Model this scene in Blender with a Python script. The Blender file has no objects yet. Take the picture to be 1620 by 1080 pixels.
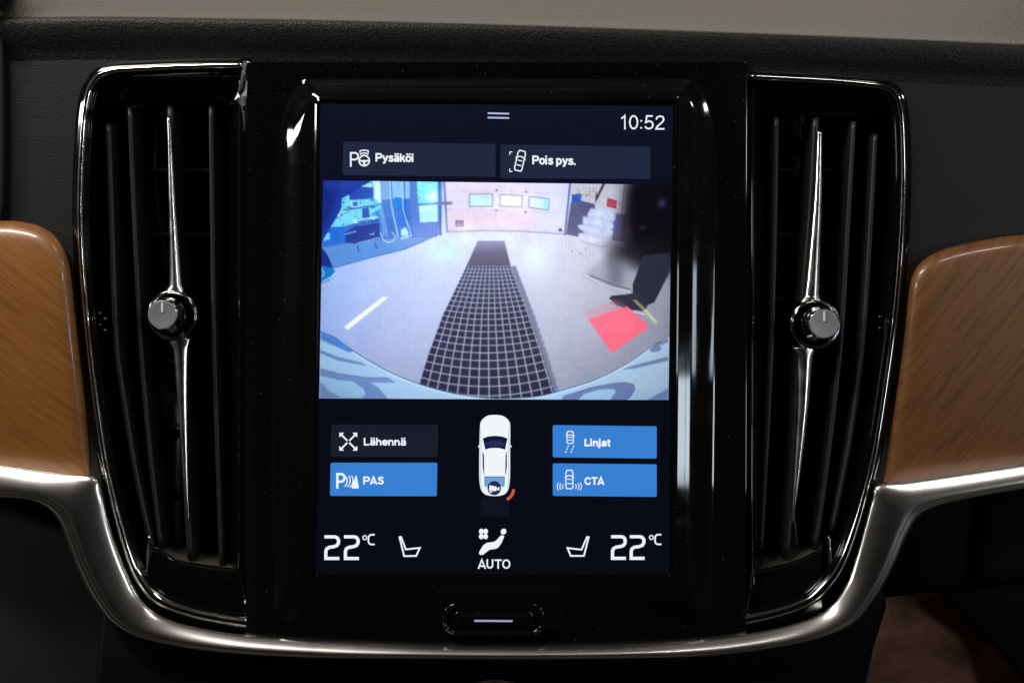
import bpy, bmesh, math, random
import numpy as np
from mathutils import Vector, Matrix
from mathutils.geometry import tessellate_polygon

random.seed(7)
rng = np.random.default_rng(11)
C = bpy.context.scene.collection
S = 0.00025            # metres per photo pixel on the plane of the centre panel (screen is about 14 cm wide)
D = 1800.0             # camera distance from that plane, in the same unit (45 cm)

# ------------------------------------------------------------------ camera
cam_d = bpy.data.cameras.new('camera')
cam = bpy.data.objects.new('camera', cam_d); C.objects.link(cam)
cam.location = (0, -D*S, 0); cam.rotation_euler = (math.radians(90), 0, 0)
cam_d.sensor_fit = 'HORIZONTAL'; cam_d.sensor_width = 36; cam_d.lens = 36*D/1620
cam_d.clip_start = 0.01; cam_d.clip_end = 50
bpy.context.scene.camera = cam

# ------------------------------------------------------------------ world: dim surroundings, noise patches added for reflections
w = bpy.data.worlds.new('World'); bpy.context.scene.world = w; w.use_nodes = True
bg = w.node_tree.nodes['Background']
wn = w.node_tree.nodes; wl = w.node_tree.links
wt = wn.new('ShaderNodeTexCoord'); wz = wn.new('ShaderNodeTexNoise'); wz.inputs['Scale'].default_value = 2.3; wz.inputs['Detail'].default_value = 2
wr = wn.new('ShaderNodeValToRGB'); we = wr.color_ramp.elements
we[0].position = 0.36; we[0].color = (0.05, 0.05, 0.055, 1); we[1].position = 0.72; we[1].color = (1.6, 1.5, 1.35, 1)
wk = we.new(0.52); wk.color = (0.42, 0.34, 0.27, 1)
wl.new(wt.outputs['Generated'], wz.inputs['Vector']); wl.new(wz.outputs['Fac'], wr.inputs['Fac']); 
ws = wn.new('ShaderNodeSeparateXYZ'); wm = wn.new('ShaderNodeMapRange'); wv = wn.new('ShaderNodeVectorMath'); wv.operation = 'SCALE'
wm.inputs['From Min'].default_value = -0.95; wm.inputs['From Max'].default_value = -0.35; wm.inputs['To Min'].default_value = 0.12; wm.inputs['To Max'].default_value = 1.0  # dimmed on the camera side so that flat gloss reflects little
wl.new(wt.outputs['Generated'], ws.inputs[0]); wl.new(ws.outputs['Y'], wm.inputs['Value'])
wl.new(wr.outputs['Color'], wv.inputs[0]); wl.new(wm.outputs['Result'], wv.inputs['Scale']); wl.new(wv.outputs[0], bg.inputs[0])
bg.inputs[1].default_value = 0.09

# ------------------------------------------------------------------ lamps
def area(name, loc, target, sx, sy, power, col=(1, 1, 1), spread=180):
    l = bpy.data.lights.new(name, 'AREA'); l.shape = 'RECTANGLE'; l.size = sx; l.size_y = sy
    l.energy = power; l.color = col; l.spread = math.radians(spread)
    o = bpy.data.objects.new(name, l); C.objects.link(o); o.location = loc
    o.rotation_euler = (Vector(target)-Vector(loc)).to_track_quat('-Z', 'Y').to_euler()
    return o
area('windscreen_light', (0.0, 0.40, 0.62), (0, 0.05, 0.12), 1.1, 0.5, 3.1, (1.0, 0.89, 0.72))
area('ceiling_lamp', (-0.55, -0.50, 0.80), (-0.1, 0, 0), 0.50, 0.14, 9.0, (1.0, 0.95, 0.88))
area('ceiling_lamp', (0.45, -0.80, 1.0), (0.1, 0, 0), 0.35, 0.06, 2.4, (1.0, 0.96, 0.9))
area('ceiling_lamp', (-1.43, -0.60, 0.45), (-0.08, 0, 0.08), 0.26, 0.12, 4.2, (1.0, 0.97, 0.93))
area('ceiling_lamp', (1.40, -0.40, 0.74), (0.08, 0, 0.08), 0.14, 0.10, 1.6, (1.0, 0.97, 0.93))
area('ceiling_lamp', (0.95, -1.20, 0.32), (0.08, 0, 0.06), 0.09, 0.12, 1.2, (1.0, 0.97, 0.93))
area('side_window', (1.29, -0.86, 0.027), (0.06, 0, 0.005), 0.13, 0.18, 0.7, (0.74, 0.87, 1.0))
area('side_window', (1.14, -1.04, -0.157), (0.06, 0, -0.03), 0.17, 0.18, 1.6, (0.74, 0.87, 1.0))

vs = bpy.context.scene.view_settings
vs.view_transform = 'Standard'; vs.look = 'None'; vs.exposure = 0; vs.gamma = 1; vs.use_curve_mapping = False
bpy.context.scene.render.engine = 'CYCLES'

# ------------------------------------------------------------------ helpers
def P(x, y, d=0.0):
    """photo pixel at height d (towards the camera) over the centre panel plane"""
    k = (D-d)/D
    return Vector(((x-810)*k*S, -d*S, (540-y)*k*S))

def lin(c):
    out = []
    for v in c[:3]:
        v /= 255.0
        out.append(v/12.92 if v <= 0.04045 else ((v+0.055)/1.055)**2.4)
    return tuple(out)

def smooth_path(pts, n=8, closed=False):
    pts = [np.array(p, float) for p in pts]; out = []; N = len(pts)
    rngi = range(N if closed else N-1)
    for i in rngi:
        if closed: a, b, c, d = pts[i-1], pts[i], pts[(i+1) % N], pts[(i+2) % N]
        else: a, b, c, d = pts[max(i-1, 0)], pts[i], pts[i+1], pts[min(i+2, N-1)]
        for k in range(n):
            t = k/n
            out.append(0.5*((2*b)+(-a+c)*t+(2*a-5*b+4*c-d)*t*t+(-a+3*b-3*c+d)*t**3))
    if not closed: out.append(pts[-1])
    return [tuple(p) for p in out]

def mesh(name, verts, faces, mat, parent=None, smooth=True):
    me = bpy.data.meshes.new(name); me.from_pydata([tuple(v) for v in verts], [], faces)
    bm = bmesh.new(); bm.from_mesh(me)
    bmesh.ops.recalc_face_normals(bm, faces=bm.faces); bm.to_mesh(me); bm.free()
    if smooth:
        for p in me.polygons: p.use_smooth = True
    me.materials.append(mat)
    o = bpy.data.objects.new(name, me); C.objects.link(o)
    if parent is not None: attach(o, parent)
    return o

def attach(o, parent):
    o.parent = parent
    m = Matrix.Identity(4); q = parent
    while q is not None:
        m = m @ Matrix.Translation(-q.location) if q.type == 'EMPTY' else m
        q = q.parent
    o.matrix_parent_inverse = m if parent.type == 'EMPTY' else Matrix.Identity(4)

def thing(name, label, cat, loc, group=None):
    o = bpy.data.objects.new(name, None); C.objects.link(o); o.location = loc
    o.empty_display_size = 0.01
    return tag(o, label, cat, group)

def tag(o, label, cat, group=None):
    o['label'] = label; o['category'] = cat
    if group: o['group'] = group
    return o

def bevel_mod(o, wpx, seg=2):
    m = o.modifiers.new('bevel', 'BEVEL'); m.width = wpx*S; m.segments = seg; m.limit_method = 'ANGLE'; m.angle_limit = math.radians(35)

def loft(name, rings, mat, parent=None, closed=True, cap0=False, cap1=False, smooth=True):
    n = len(rings[0]); V = [v for r in rings for v in r]; F = []
    for i in range(len(rings)-1):
        for j in range(n if closed else n-1):
            k = (j+1) % n
            F.append((i*n+j, i*n+k, (i+1)*n+k, (i+1)*n+j))
    def cap(base):
        for t in tessellate_polygon([[V[base+i] for i in range(n)]]): F.append(tuple(base+i for i in t))
    if cap0: cap(0)
    if cap1: cap((len(rings)-1)*n)
    return mesh(name, V, F, mat, parent, smooth)

def offset_poly(pts, dist):
    """move every point of a closed outline inwards (positive) along its mitred normal"""
    pts = [np.array(p, float) for p in pts]; N = len(pts)
    A = sum(pts[i][0]*pts[(i+1) % N][1]-pts[(i+1) % N][0]*pts[i][1] for i in range(N))
    sg = 1 if A > 0 else -1; out = []
    for i in range(N):
        e0 = pts[i]-pts[i-1]; e1 = pts[(i+1) % N]-pts[i]
        e0 = e0/(np.linalg.norm(e0)+1e-9); e1 = e1/(np.linalg.norm(e1)+1e-9)
        n0 = np.array((-e0[1], e0[0]))*sg; n1 = np.array((-e1[1], e1[0]))*sg
        m = n0+n1; m = m/(np.linalg.norm(m)+1e-9)
        c = max(0.5, float(m @ n0))
        out.append(tuple(pts[i]+m*dist/c))
    return out

def pillow(name, outline, prof, mat, parent=None, cap=True, smooth=True, back=None):
    rings = []
    if back is not None: rings.append([P(x, y, back) for x, y in offset_poly(outline, prof[0][0])])
    for ins, d in prof: rings.append([P(x, y, d) for x, y in offset_poly(outline, ins)])
    return loft(name, rings, mat, parent, True, back is not None, cap, smooth)

def belly(name, outline, prof, centre, dfun, mat, back, ybot):
    """rounded edge like pillow(), then rings that close on a centre so that the face can curve"""
    rings = [[P(x, y, back) for x, y in offset_poly(outline, prof[0][0])]]
    def ring(ins):                                    # the edge under the metal trim is not rounded
        o_ = offset_poly(outline, ins); r_ = []
        for (x, y), (a, b) in zip(outline, o_):
            k = min(1, max(0, (ybot(x)-y)/70)); r_.append((x+(a-x)*k, y+(b-y)*k))
        return r_
    for ins, d in prof: rings.append([P(x, y, d+dfun(y)) for x, y in ring(ins)])
    last = ring(prof[-1][0])
    for k in (0.94, 0.86, 0.76, 0.66, 0.55, 0.44, 0.33, 0.22, 0.12, 0.03):
        rings.append([P(centre[0]+(x-centre[0])*k, centre[1]+(y-centre[1])*k, prof[-1][1]+dfun(centre[1]+(y-centre[1])*k)) for x, y in last])
    return loft(name, rings, mat, None, True, True, True)

def tube(name, path, rad, mat, parent=None, seg=10, flat=1.0):
    """path of (x, y, d), radius in pixels: one number or one per point"""
    pts = [P(*p) for p in path]; N = len(pts); rings = []
    if not hasattr(rad, '__len__'): rad = [rad]*N
    for i in range(N):
        t = (pts[min(i+1, N-1)]-pts[max(i-1, 0)]).normalized()
        a = t.cross(Vector((0, -1, 0))).normalized(); b = a.cross(t).normalized()
        rings.append([pts[i]+(a*math.cos(q)+b*math.sin(q)*flat)*rad[i]*S for q in [2*math.pi*k/seg for k in range(seg)]])
    return loft(name, rings, mat, parent, True, True, True)

def lathe(name, cx, cy, d0, prof, mat, parent=None, seg=48, cap=True, smooth=True):
    """profile of (radius, height over d0) turned about the axis that points at the viewer's side"""
    c = P(cx, cy, d0); rings = []
    for r, h in prof:
        rings.append([c+Vector((math.cos(q)*r*S, -h*S, math.sin(q)*r*S)) for q in [2*math.pi*k/seg for k in range(seg)]])
    return loft(name, rings, mat, parent, True, False, cap, smooth)

# ------------------------------------------------------------------ materials
def mat(name, base, rough=0.5, metal=0.0, spec=0.5, coat=0.0):
    m = bpy.data.materials.new(name); m.use_nodes = True
    b = m.node_tree.nodes['Principled BSDF']
    b.inputs['Base Color'].default_value = (*base, 1); b.inputs['Roughness'].default_value = rough
    b.inputs['Metallic'].default_value = metal; b.inputs['Specular IOR Level'].default_value = spec
    b.inputs['Coat Weight'].default_value = coat; b.inputs['Coat Roughness'].default_value = 0.1
    return m
def nd(m, t, **kw):
    n = m.node_tree.nodes.new(t)
    for k, v in kw.items(): setattr(n, k, v)
    return n
def lk(m, a, b): m.node_tree.links.new(a, b)
def BS(m): return m.node_tree.nodes['Principled BSDF']
def coords(m, scale=(1, 1, 1), rot=(0, 0, 0)):
    g = nd(m, 'ShaderNodeNewGeometry'); mp = nd(m, 'ShaderNodeMapping')
    mp.inputs['Scale'].default_value = scale; mp.inputs['Rotation'].default_value = rot
    src = g.outputs['Position']
    if any(rot):                                   # turn first, then stretch along the turned axis
        mp.inputs['Rotation'].default_value = (0, 0, 0)
        m0 = nd(m, 'ShaderNodeMapping'); m0.inputs['Rotation'].default_value = rot
        lk(m, src, m0.inputs['Vector']); src = m0.outputs['Vector']
    lk(m, src, mp.inputs['Vector']); return mp.outputs['Vector']
def rough_noise(m, scale, lo, hi):
    n = nd(m, 'ShaderNodeTexNoise'); n.inputs['Scale'].default_value = scale; n.inputs['Detail'].default_value = 4
    lk(m, coords(m), n.inputs['Vector'])
    r = nd(m, 'ShaderNodeMapRange'); r.inputs['From Min'].default_value = 0.35; r.inputs['From Max'].default_value = 0.7
    r.inputs['To Min'].default_value = lo; r.inputs['To Max'].default_value = hi
    lk(m, n.outputs['Fac'], r.inputs['Value']); lk(m, r.outputs['Result'], BS(m).inputs['Roughness'])
def grain(m, scale, dist, strength=1.0, aniso=(1, 1, 1), kind='voronoi'):
    v = nd(m, 'ShaderNodeTexVoronoi'); v.inputs['Scale'].default_value = scale
    n = nd(m, 'ShaderNodeTexNoise'); n.inputs['Scale'].default_value = scale*0.6; n.inputs['Detail'].default_value = 5
    c = coords(m, aniso); lk(m, c, v.inputs['Vector']); lk(m, c, n.inputs['Vector'])
    mx = nd(m, 'ShaderNodeMath', operation='MULTIPLY_ADD'); mx.inputs[1].default_value = 0.6
    lk(m, v.outputs['Distance'], mx.inputs[0]); lk(m, n.outputs['Fac'], mx.inputs[2])
    b = nd(m, 'ShaderNodeBump'); b.inputs['Strength'].default_value = strength; b.inputs['Distance'].default_value = dist
    lk(m, mx.outputs[0], b.inputs['Height']); lk(m, b.outputs['Normal'], BS(m).inputs['Normal'])
    return mx.outputs[0]
def dust(m, base, fleck, scale=900, thr=0.745):
    """sparse pale dust specks on a dark surface"""
    n = nd(m, 'ShaderNodeTexNoise'); n.inputs['Scale'].default_value = scale; n.inputs['Detail'].default_value = 1
    lk(m, coords(m), n.inputs['Vector'])
    r = nd(m, 'ShaderNodeMapRange'); r.inputs['From Min'].default_value = thr; r.inputs['From Max'].default_value = thr+0.06
    lk(m, n.outputs['Fac'], r.inputs['Value'])
    x = nd(m, 'ShaderNodeMix', data_type='RGBA'); x.inputs[6].default_value = (*base, 1); x.inputs[7].default_value = (*fleck, 1)
    lk(m, r.outputs['Result'], x.inputs[0]); lk(m, x.outputs[2], BS(m).inputs['Base Color'])

gloss = mat('piano_black', (0.003, 0.003, 0.003), 0.05); rough_noise(gloss, 60, 0.03, 0.10); dust(gloss, (0.0025, 0.0025, 0.0026), (0.05, 0.048, 0.045))
satin = mat('satin_black_plastic', (0.013, 0.013, 0.0128), 0.45, spec=0.4); rough_noise(satin, 200, 0.34, 0.5)
lit_floor = mat('lit_floor_plastic', (0.05, 0.045, 0.036), 0.8, spec=0.2)  # paler than the slats, stands in for light on the vent floor
matte = mat('matte_black_plastic', (0.006, 0.006, 0.006), 0.7)
leather = mat('black_grained_leather', (0.0058, 0.0062, 0.0067), 0.55, spec=0.3); grain(leather, 1500, 0.00016, 0.6, (0.7, 1, 1.3))
pad = mat('grained_soft_pad', (0.0125, 0.0115, 0.0095), 0.52, spec=0.34)
_n = nd(pad, 'ShaderNodeTexNoise'); _n.inputs['Scale'].default_value = 900; _n.inputs['Detail'].default_value = 6; _n.inputs['Roughness'].default_value = 0.75
lk(pad, coords(pad, (0.7, 0.2, 0.7)), _n.inputs['Vector'])
_c = nd(pad, 'ShaderNodeValToRGB'); _c.color_ramp.elements[0].position = 0.36; _c.color_ramp.elements[0].color = (0.0025, 0.0024, 0.002, 1)
_c.color_ramp.elements[1].position = 0.66; _c.color_ramp.elements[1].color = (0.017, 0.0155, 0.0125, 1)
lk(pad, _n.outputs['Fac'], _c.inputs['Fac']); lk(pad, _c.outputs['Color'], BS(pad).inputs['Base Color'])
h = grain(pad, 1400, 0.00026, 1.0, (0.8, 0.25, 1.0))
lowblack = mat('lower_console_black', (0.0018, 0.0018, 0.0020), 0.6, spec=0.06); grain(lowblack, 1500, 0.0001, 0.5)  # base kept near black for the shade under the trim
chrome = mat('bright_chrome', (0.78, 0.78, 0.76), 0.08, 1.0); rough_noise(chrome, 150, 0.05, 0.13)
darkchrome = mat('dark_chrome', (0.34, 0.34, 0.345), 0.10, 1.0)
silver = mat('brushed_silver', (0.76, 0.75, 0.72), 0.24, 1.0); rough_noise(silver, 30, 0.21, 0.25)
capgrey = mat('satin_metal_cap', (0.34, 0.34, 0.37), 0.38, 0.5)
bladem = mat('satin_chrome', (0.7, 0.7, 0.69), 0.24, 1.0); rough_noise(bladem, 150, 0.18, 0.28)
white_line = mat('white_print', (0.8, 0.8, 0.8), 0.4)

def wood(name, c_dark, c_mid, c_light, rotz, rough):
    m = mat(name, c_mid, rough, coat=0.4)
    # long narrow pores laid along the grain plus broad tone bands
    v = coords(m, (60, 60, 1000), (0, rotz, 0))
    n = nd(m, 'ShaderNodeTexNoise'); n.inputs['Scale'].default_value = 1.0; n.inputs['Detail'].default_value = 4; n.inputs['Roughness'].default_value = 0.6
    lk(m, v, n.inputs['Vector'])
    v2 = coords(m, (10, 10, 120), (0, rotz, 0))
    n2 = nd(m, 'ShaderNodeTexNoise'); n2.inputs['Scale'].default_value = 1.0; n2.inputs['Detail'].default_value = 3
    lk(m, v2, n2.inputs['Vector'])
    mx = nd(m, 'ShaderNodeMath', operation='MULTIPLY_ADD'); mx.inputs[1].default_value = 0.72
    lk(m, n.outputs['Fac'], mx.inputs[0])
    h2 = nd(m, 'ShaderNodeMath', operation='MULTIPLY'); h2.inputs[1].default_value = 0.28
    lk(m, n2.outputs['Fac'], h2.inputs[0]); lk(m, h2.outputs[0], mx.inputs[2])
    cr = nd(m, 'ShaderNodeValToRGB'); e = cr.color_ramp.elements
    e[0].position = 0.36; e[0].color = (*c_dark, 1); e[1].position = 0.68; e[1].color = (*c_light, 1)
    k = cr.color_ramp.elements.new(0.5); k.color = (*c_mid, 1)
    lk(m, mx.outputs[0], cr.inputs['Fac']); lk(m, cr.outputs['Color'], BS(m).inputs['Base Color'])
    b = nd(m, 'ShaderNodeBump'); b.inputs['Strength'].default_value = 0.35; b.inputs['Distance'].default_value = 0.0001
    lk(m, n.outputs['Fac'], b.inputs['Height']); lk(m, b.outputs['Normal'], BS(m).inputs['Normal'])
    return m
wood_l = wood('lit_wood', (0.195, 0.073, 0.016), (0.265, 0.103, 0.023), (0.315, 0.13, 0.032), math.radians(-38), 0.4)  # lighter tones put in for the stronger light on this side
wood_r = wood('dim_wood', (0.105, 0.040, 0.010), (0.165, 0.065, 0.018), (0.205, 0.085, 0.026), math.radians(52), 0.42)  # darker tones put in for the weaker light on this side

carpet = mat('brown_carpet', (0.07, 0.03, 0.018), 0.95, spec=0.1)
n = nd(carpet, 'ShaderNodeTexNoise'); n.inputs['Scale'].default_value = 60; n.inputs['Detail'].default_value = 8
lk(carpet, coords(carpet), n.inputs['Vector'])
cr = nd(carpet, 'ShaderNodeValToRGB'); cr.color_ramp.elements[0].position = 0.3; cr.color_ramp.elements[0].color = (0.11, 0.055, 0.036, 1)
cr.color_ramp.elements[1].position = 0.7; cr.color_ramp.elements[1].color = (0.36, 0.18, 0.115, 1)
lk(carpet, n.outputs['Fac'], cr.inputs['Fac']); lk(carpet, cr.outputs['Color'], BS(carpet).inputs['Base Color'])
darkcarpet = mat('dark_carpet', (0.012, 0.008, 0.007), 0.95, spec=0.1); grain(darkcarpet, 700, 0.0005)

film = bpy.data.materials.new('clear_film'); film.use_nodes = True
nt = film.node_tree; nt.nodes.clear()
fo = nt.nodes.new('ShaderNodeOutputMaterial'); fm = nt.nodes.new('ShaderNodeMixShader'); ft = nt.nodes.new('ShaderNodeBsdfTransparent')
fg = nt.nodes.new('ShaderNodeBsdfGlossy'); fg.inputs['Roughness'].default_value = 0.18; fg.inputs['Color'].default_value = (0.9, 0.93, 1, 1)
fm.inputs[0].default_value = 0.35
nt.links.new(ft.outputs[0], fm.inputs[1]); nt.links.new(fg.outputs[0], fm.inputs[2]); nt.links.new(fm.outputs[0], fo.inputs['Surface'])

_em = {}
def emis(c, k=1.0):
    key = (tuple(c), k)
    if key not in _em:
        m = mat('lit_pixels', (0.002, 0.002, 0.002), 0.12)
        BS(m).inputs['Emission Color'].default_value = (*lin(c), 1); BS(m).inputs['Emission Strength'].default_value = k
        _em[key] = m
    return _em[key]

# ================================================================== DASHBOARD (the setting)
dash = thing('dashboard', 'black leather dashboard with a pale lit grained top edge around the screen and vents', 'dashboard', P(810, 1080, -150))
# upper pad: rolls from the shaded front lip over the edge and away to the windscreen
EDGE = [(-160, 27), (0, 26), (150, 24), (300, 26), (540, 30), (810, 37), (1080, 46), (1350, 56), (1620, 68), (1780, 76)]
edge = smooth_path(EDGE, 10)
prof = [(82, -14), (72, -9.2), (62, -7), (52, -2.5), (42, 3), (32, 7.5), (20, 11.5), (11, 13.2), (6, 12.4), (3, 9), (1, 1), (-1.5, -11), (-5, -27), (-9, -43), (-16, -70), (-30, -122), (-60, -240), (-110, -440)]
loft('top_pad', [[P(x, y+dy, d) for x, y in edge] for dy, d in prof], pad, dash, closed=False)

# vent outlines (centre line of the chrome rim), used by the fascia too
RIM_L = [(386, 104), (300, 105.5), (225, 109), (182, 112), (157, 121), (142, 142), (134.5, 175), (131, 220), (128, 280), (127, 340), (129, 400),
         (134, 470), (143, 560), (153, 640), (165, 720), (181, 795), (200, 862), (220, 912), (250, 947), (300, 967), (350, 978), (402, 986)]
RIM_R = [(1184, 122), (1300, 128), (1370, 134), (1402, 140), (1418, 153), (1425, 178), (1428, 220), (1429, 290), (1426, 370), (1421, 440), (1413, 520),
         (1402, 600), (1388, 690), (1372, 765), (1352, 835), (1331, 890), (1306, 926), (1274, 952), (1222, 970), (1152, 985)]
rimL = smooth_path(RIM_L, 6); rimR = smooth_path(RIM_R, 6)

def offset_open(path, dist):
    out = []; N = len(path)
    for i in range(N):
        a = np.array(path[max(i-1, 0)]); b = np.array(path[min(i+1, N-1)]); t = (b-a)/np.linalg.norm(b-a)
        out.append((path[i][0]+t[1]*dist, path[i][1]-t[0]*dist))
    return out
outL = offset_open(rimL, -13); outR = offset_open(rimR, 13)
outL = [p for p in outL if p[1] < 990]; outR = [p for p in outR if p[1] < 995]
# sign check: the left outline must lie left of its rim
if min(p[0] for p in outL) > min(p[0] for p in rimL): outL = [p for p in offset_open(rimL, 13)]
if max(p[0] for p in outR) < max(p[0] for p in rimR): outR = [p for p in offset_open(rimR, -13)]
def fascia_poly():
    pl = [(-160, 94), (-160, 765)] + [(60, 775), (120, 800)] + [p for p in reversed(outL) if p[1] < 800]
    pr = [p for p in outR if p[1] < 800] + [(1420, 800), (1500, 785), (1780, 745), (1780, 143)]
    top = [(x, y+66) for x, y in reversed(edge)]
    return pl + [(400, 150), (800, 150), (1168, 150)] + pr + top
fp = fascia_poly()
V = [P(x, y, -9) for x, y in fp]
V2 = [P(x, y, -40) for x, y in fp]; n = len(V)
F = [tuple(t) for t in tessellate_polygon([V])] + [(i, (i+1) % n, n+(i+1) % n, n+i) for i in range(n)]
fa = mesh('fascia', V+V2, F, leather, dash, smooth=False)
# lower console below the silver trim, dark hollow on the driver's side, glovebox lid on the other
pillow('lower_console', [(160, 960), (330, 1010), (810, 1024), (1290, 1006), (1400, 925), (1402, 960), (1380, 1030), (1330, 1250), (140, 1250)], [(0, -30), (4, -16), (10, -12)], lowblack, dash, back=-90)
pillow('knee_panel', [(-160, 770), (60, 775), (190, 900), (230, 1010), (235, 1250), (-160, 1250)], [(0, -170), (6, -160)], lowblack, dash, back=-220)
g = pillow('glovebox_lid', [(1546, 775), (1780, 740), (1780, 905), (1600, 926), (1540, 931), (1540, 880)], [(0, -46), (3, -38), (10, -34), (30, -33)], lowblack, dash, back=-70)
pillow('console_side', [(1398, 800), (1470, 790), (1537, 780), (1534, 860), (1527, 931), (1470, 937), (1370, 948)], [(0, -46), (3, -40), (12, -36)], lowblack, dash, back=-70)
pillow('glovebox_surround', [(1380, 770), (1780, 740), (1780, 900), (1600, 920), (1370, 940)], [(0, -60), (4, -56)], matte, dash, back=-90)

flat_back = [(-160, 60), (1780, 60), (1780, 880), (1400, 930), (1375, 1060), (1340, 1250), (-160, 1250)]
pillow('backing', flat_back, [(0, -135), (4, -130)], matte, dash, back=-150)

# footwell beyond: brown carpet with a darker mat edge
fw = thing('footwell_carpet', 'dim brown carpet with a dark mat edge below the glovebox', 'carpet', P(1530, 1180, -420))
V = []; F = []; nx, ny = 40, 30
for j in range(ny+1):
    for i in range(nx+1):
        x = 1330+i*(520/nx); y = 860+j*(340/ny)
        V.append(P(x, y, -330+12*math.sin(x*0.021+y*0.013)+8*math.sin(y*0.045)-0.25*(y-860)))
for j in range(ny):
    for i in range(nx): a = j*(nx+1)+i; F.append((a, a+1, a+nx+2, a+nx+1))
mesh('carpet_pile', V, F, carpet, fw)
pillow('dark_mat', smooth_path([(1490, 930), (1522, 968), (1560, 1010), (1600, 1052), (1650, 1110), (1760, 1110), (1800, 900), (1600, 890)], 4, True), [(0, -300), (5, -290), (12, -288)], darkcarpet, fw, back=-330)

# instrument binnacle peeping in at the corner
ib = thing('instrument_hood', 'dark grained rounded hood edge at the end of the dashboard top', 'instrument hood', P(-100, 350, -20))
pillow('hood', smooth_path([(-160, -120), (10, -110), (27, -40), (25, -6), (17, 9), (5, 20), (-10, 27), (-160, 46)], 6, True), [(0, -10), (4, 12), (12, 26), (26, 34)], leather, ib, back=-200)
pillow('side_panel', [(-160, 44), (0, 44), (6, 60), (8, 120), (9, 220), (7, 320), (2, 352), (-160, 358)], [(0, -9), (2, 4), (6, 8)], matte, ib, back=-60)

# ================================================================== WOOD PANELS
WPROF = [(0, -8), (1.2, 1), (3.5, 7), (7, 11.5), (12, 15), (18, 17.5), (25, 19), (32, 19.6)]
WL = [(-300, 350)]+smooth_path([(-120, 350), (0, 349), (35, 351), (66, 359), (90, 376), (105, 402), (113, 440), (118, 490), (126, 560), (134, 630), (141, 690), (150, 765), (152, 782)], 6)+[(-300, 724)]
dW = lambda y: 18-44*max(0, (y-430)/330)**1.7-8*max(0, (430-y)/90)**2
def dense(pl, st=14):
    out = []
    for i in range(len(pl)):
        a = pl[i]; b = pl[(i+1) % len(pl)]; k = max(1, int(math.hypot(b[0]-a[0], b[1]-a[1])/st))
        out += [(a[0]+(b[0]-a[0])*q/k, a[1]+(b[1]-a[1])*q/k) for q in range(k)]
    return out
tag(belly('wood_trim', dense(WL), WPROF, (-90, 570), dW, wood_l, -30, lambda x: 782-(152-x)*58/452),
    'brightly lit honey brown wood panel with rounded corner beside the vent that has loose film', 'wood trim', 'wood panels beside the vents')
WR = [(1900, 352)]+smooth_path([(1780, 360), (1620, 371), (1560, 379), (1505, 391), (1468, 406), (1447, 428), (1438, 460), (1432, 520), (1423, 590), (1410, 670), (1396, 735), (1388, 775), (1385, 789)], 6)+[(1900, 714)]
tag(belly('wood_trim', dense(WR), WPROF, (1650, 580), dW, wood_r, -30, lambda x: 789-(x-1385)*75/515),
    'dimly lit brown wood panel with slanting grain above the glovebox', 'wood trim', 'wood panels beside the vents')

# ================================================================== SILVER TRIM
ST = [((-120, 722), (-120, 778)), ((-60, 728), (-60, 783)), ((0, 735), (0, 787)), ((60, 743), (46, 791)), ((112, 750), (74, 803)), ((150, 755), (94, 826)), ((162, 782), (108, 860)), ((171, 820), (122, 897)),
      ((183, 860), (138, 931)), ((199, 901), (155, 958)), ((221, 944), (178, 985)), ((250, 971), (215, 1007)), ((300, 989), (280, 1023)), ((380, 1003), (370, 1034)), ((500, 1012), (500, 1041)),
      ((650, 1018), (650, 1042)), ((810, 1020), (810, 1043)), ((970, 1018), (970, 1042)), ((1090, 1012), (1100, 1039)), ((1180, 1002), (1200, 1029)), ((1255, 986), (1290, 1012)), ((1308, 964), (1348, 987)),
      ((1338, 925), (1378, 955)), ((1353, 885), (1402, 918)), ((1368, 832), (1420, 882)), ((1379, 792), (1436, 846)), ((1389, 767), (1456, 816)), ((1440, 759), (1490, 799)), ((1530, 745), (1550, 786)), ((1620, 731), (1620, 774)), ((1700, 718), (1700, 764)), ((1780, 705), (1780, 752))]
su = smooth_path([a for a, b in ST], 8); sl = smooth_path([b for a, b in ST], 8)
tp = [(0.0, -25), (0.0, 20), (0.015, 23), (0.05, 25), (0.15, 28), (0.3, 31.8), (0.45, 35), (0.6, 37.6), (0.72, 39), (0.81, 39.2), (0.86, 37.4), (0.89, 36.4), (0.92, 36.6), (0.955, 34.5), (0.985, 26), (1.0, 8), (1.0, -60)]
rings = [[P(u[0]+(l[0]-u[0])*t, u[1]+(l[1]-u[1])*t, d) for u, l in zip(su, sl)] for t, d in tp]
tag(loft('silver_trim', rings, silver, None, closed=False), 'polished silver metal trim band sweeping under the vents and the touchscreen', 'metal trim')

# ================================================================== AIR VENTS
def sweep_vane(name, path, wpx, d, deep, mat_, parent):
    """upright slat with a rounded nose; path of (x, y)"""
    pts = smooth_path(path, 6); rings = []
    sec = [(-0.5, -deep), (-0.5, -5), (-0.42, -2.4), (-0.24, -0.7), (0, 0), (0.24, -0.7), (0.42, -2.4), (0.5, -5), (0.5, -deep)]
    for x, y in pts:
        c = P(x, y, d)
        rings.append([c+Vector((a*wpx*S, -b*S, 0)) for a, b in sec])
    return loft(name, rings, mat_, parent, True, True, True)

def blade(name, st, d, mat_, parent):
    """tapering chrome blade: stations of (x, y, width, extra height)"""
    st = smooth_path(st, 6); rings = []
    for x, y, w_, hh in st:
        c = P(x, y, d)
        sec = [(-0.5, -6), (-0.5, 0), (-0.42, 2.0), (-0.1, 4.5+hh), (0.12, 4.5+hh), (0.42, 2.0), (0.5, 0), (0.5, -6)]
        rings.append([c+Vector((a*w_*S, -b*S, 0)) for a, b in sec])
    return loft(name, rings, mat_, parent, True, True, True)

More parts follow.
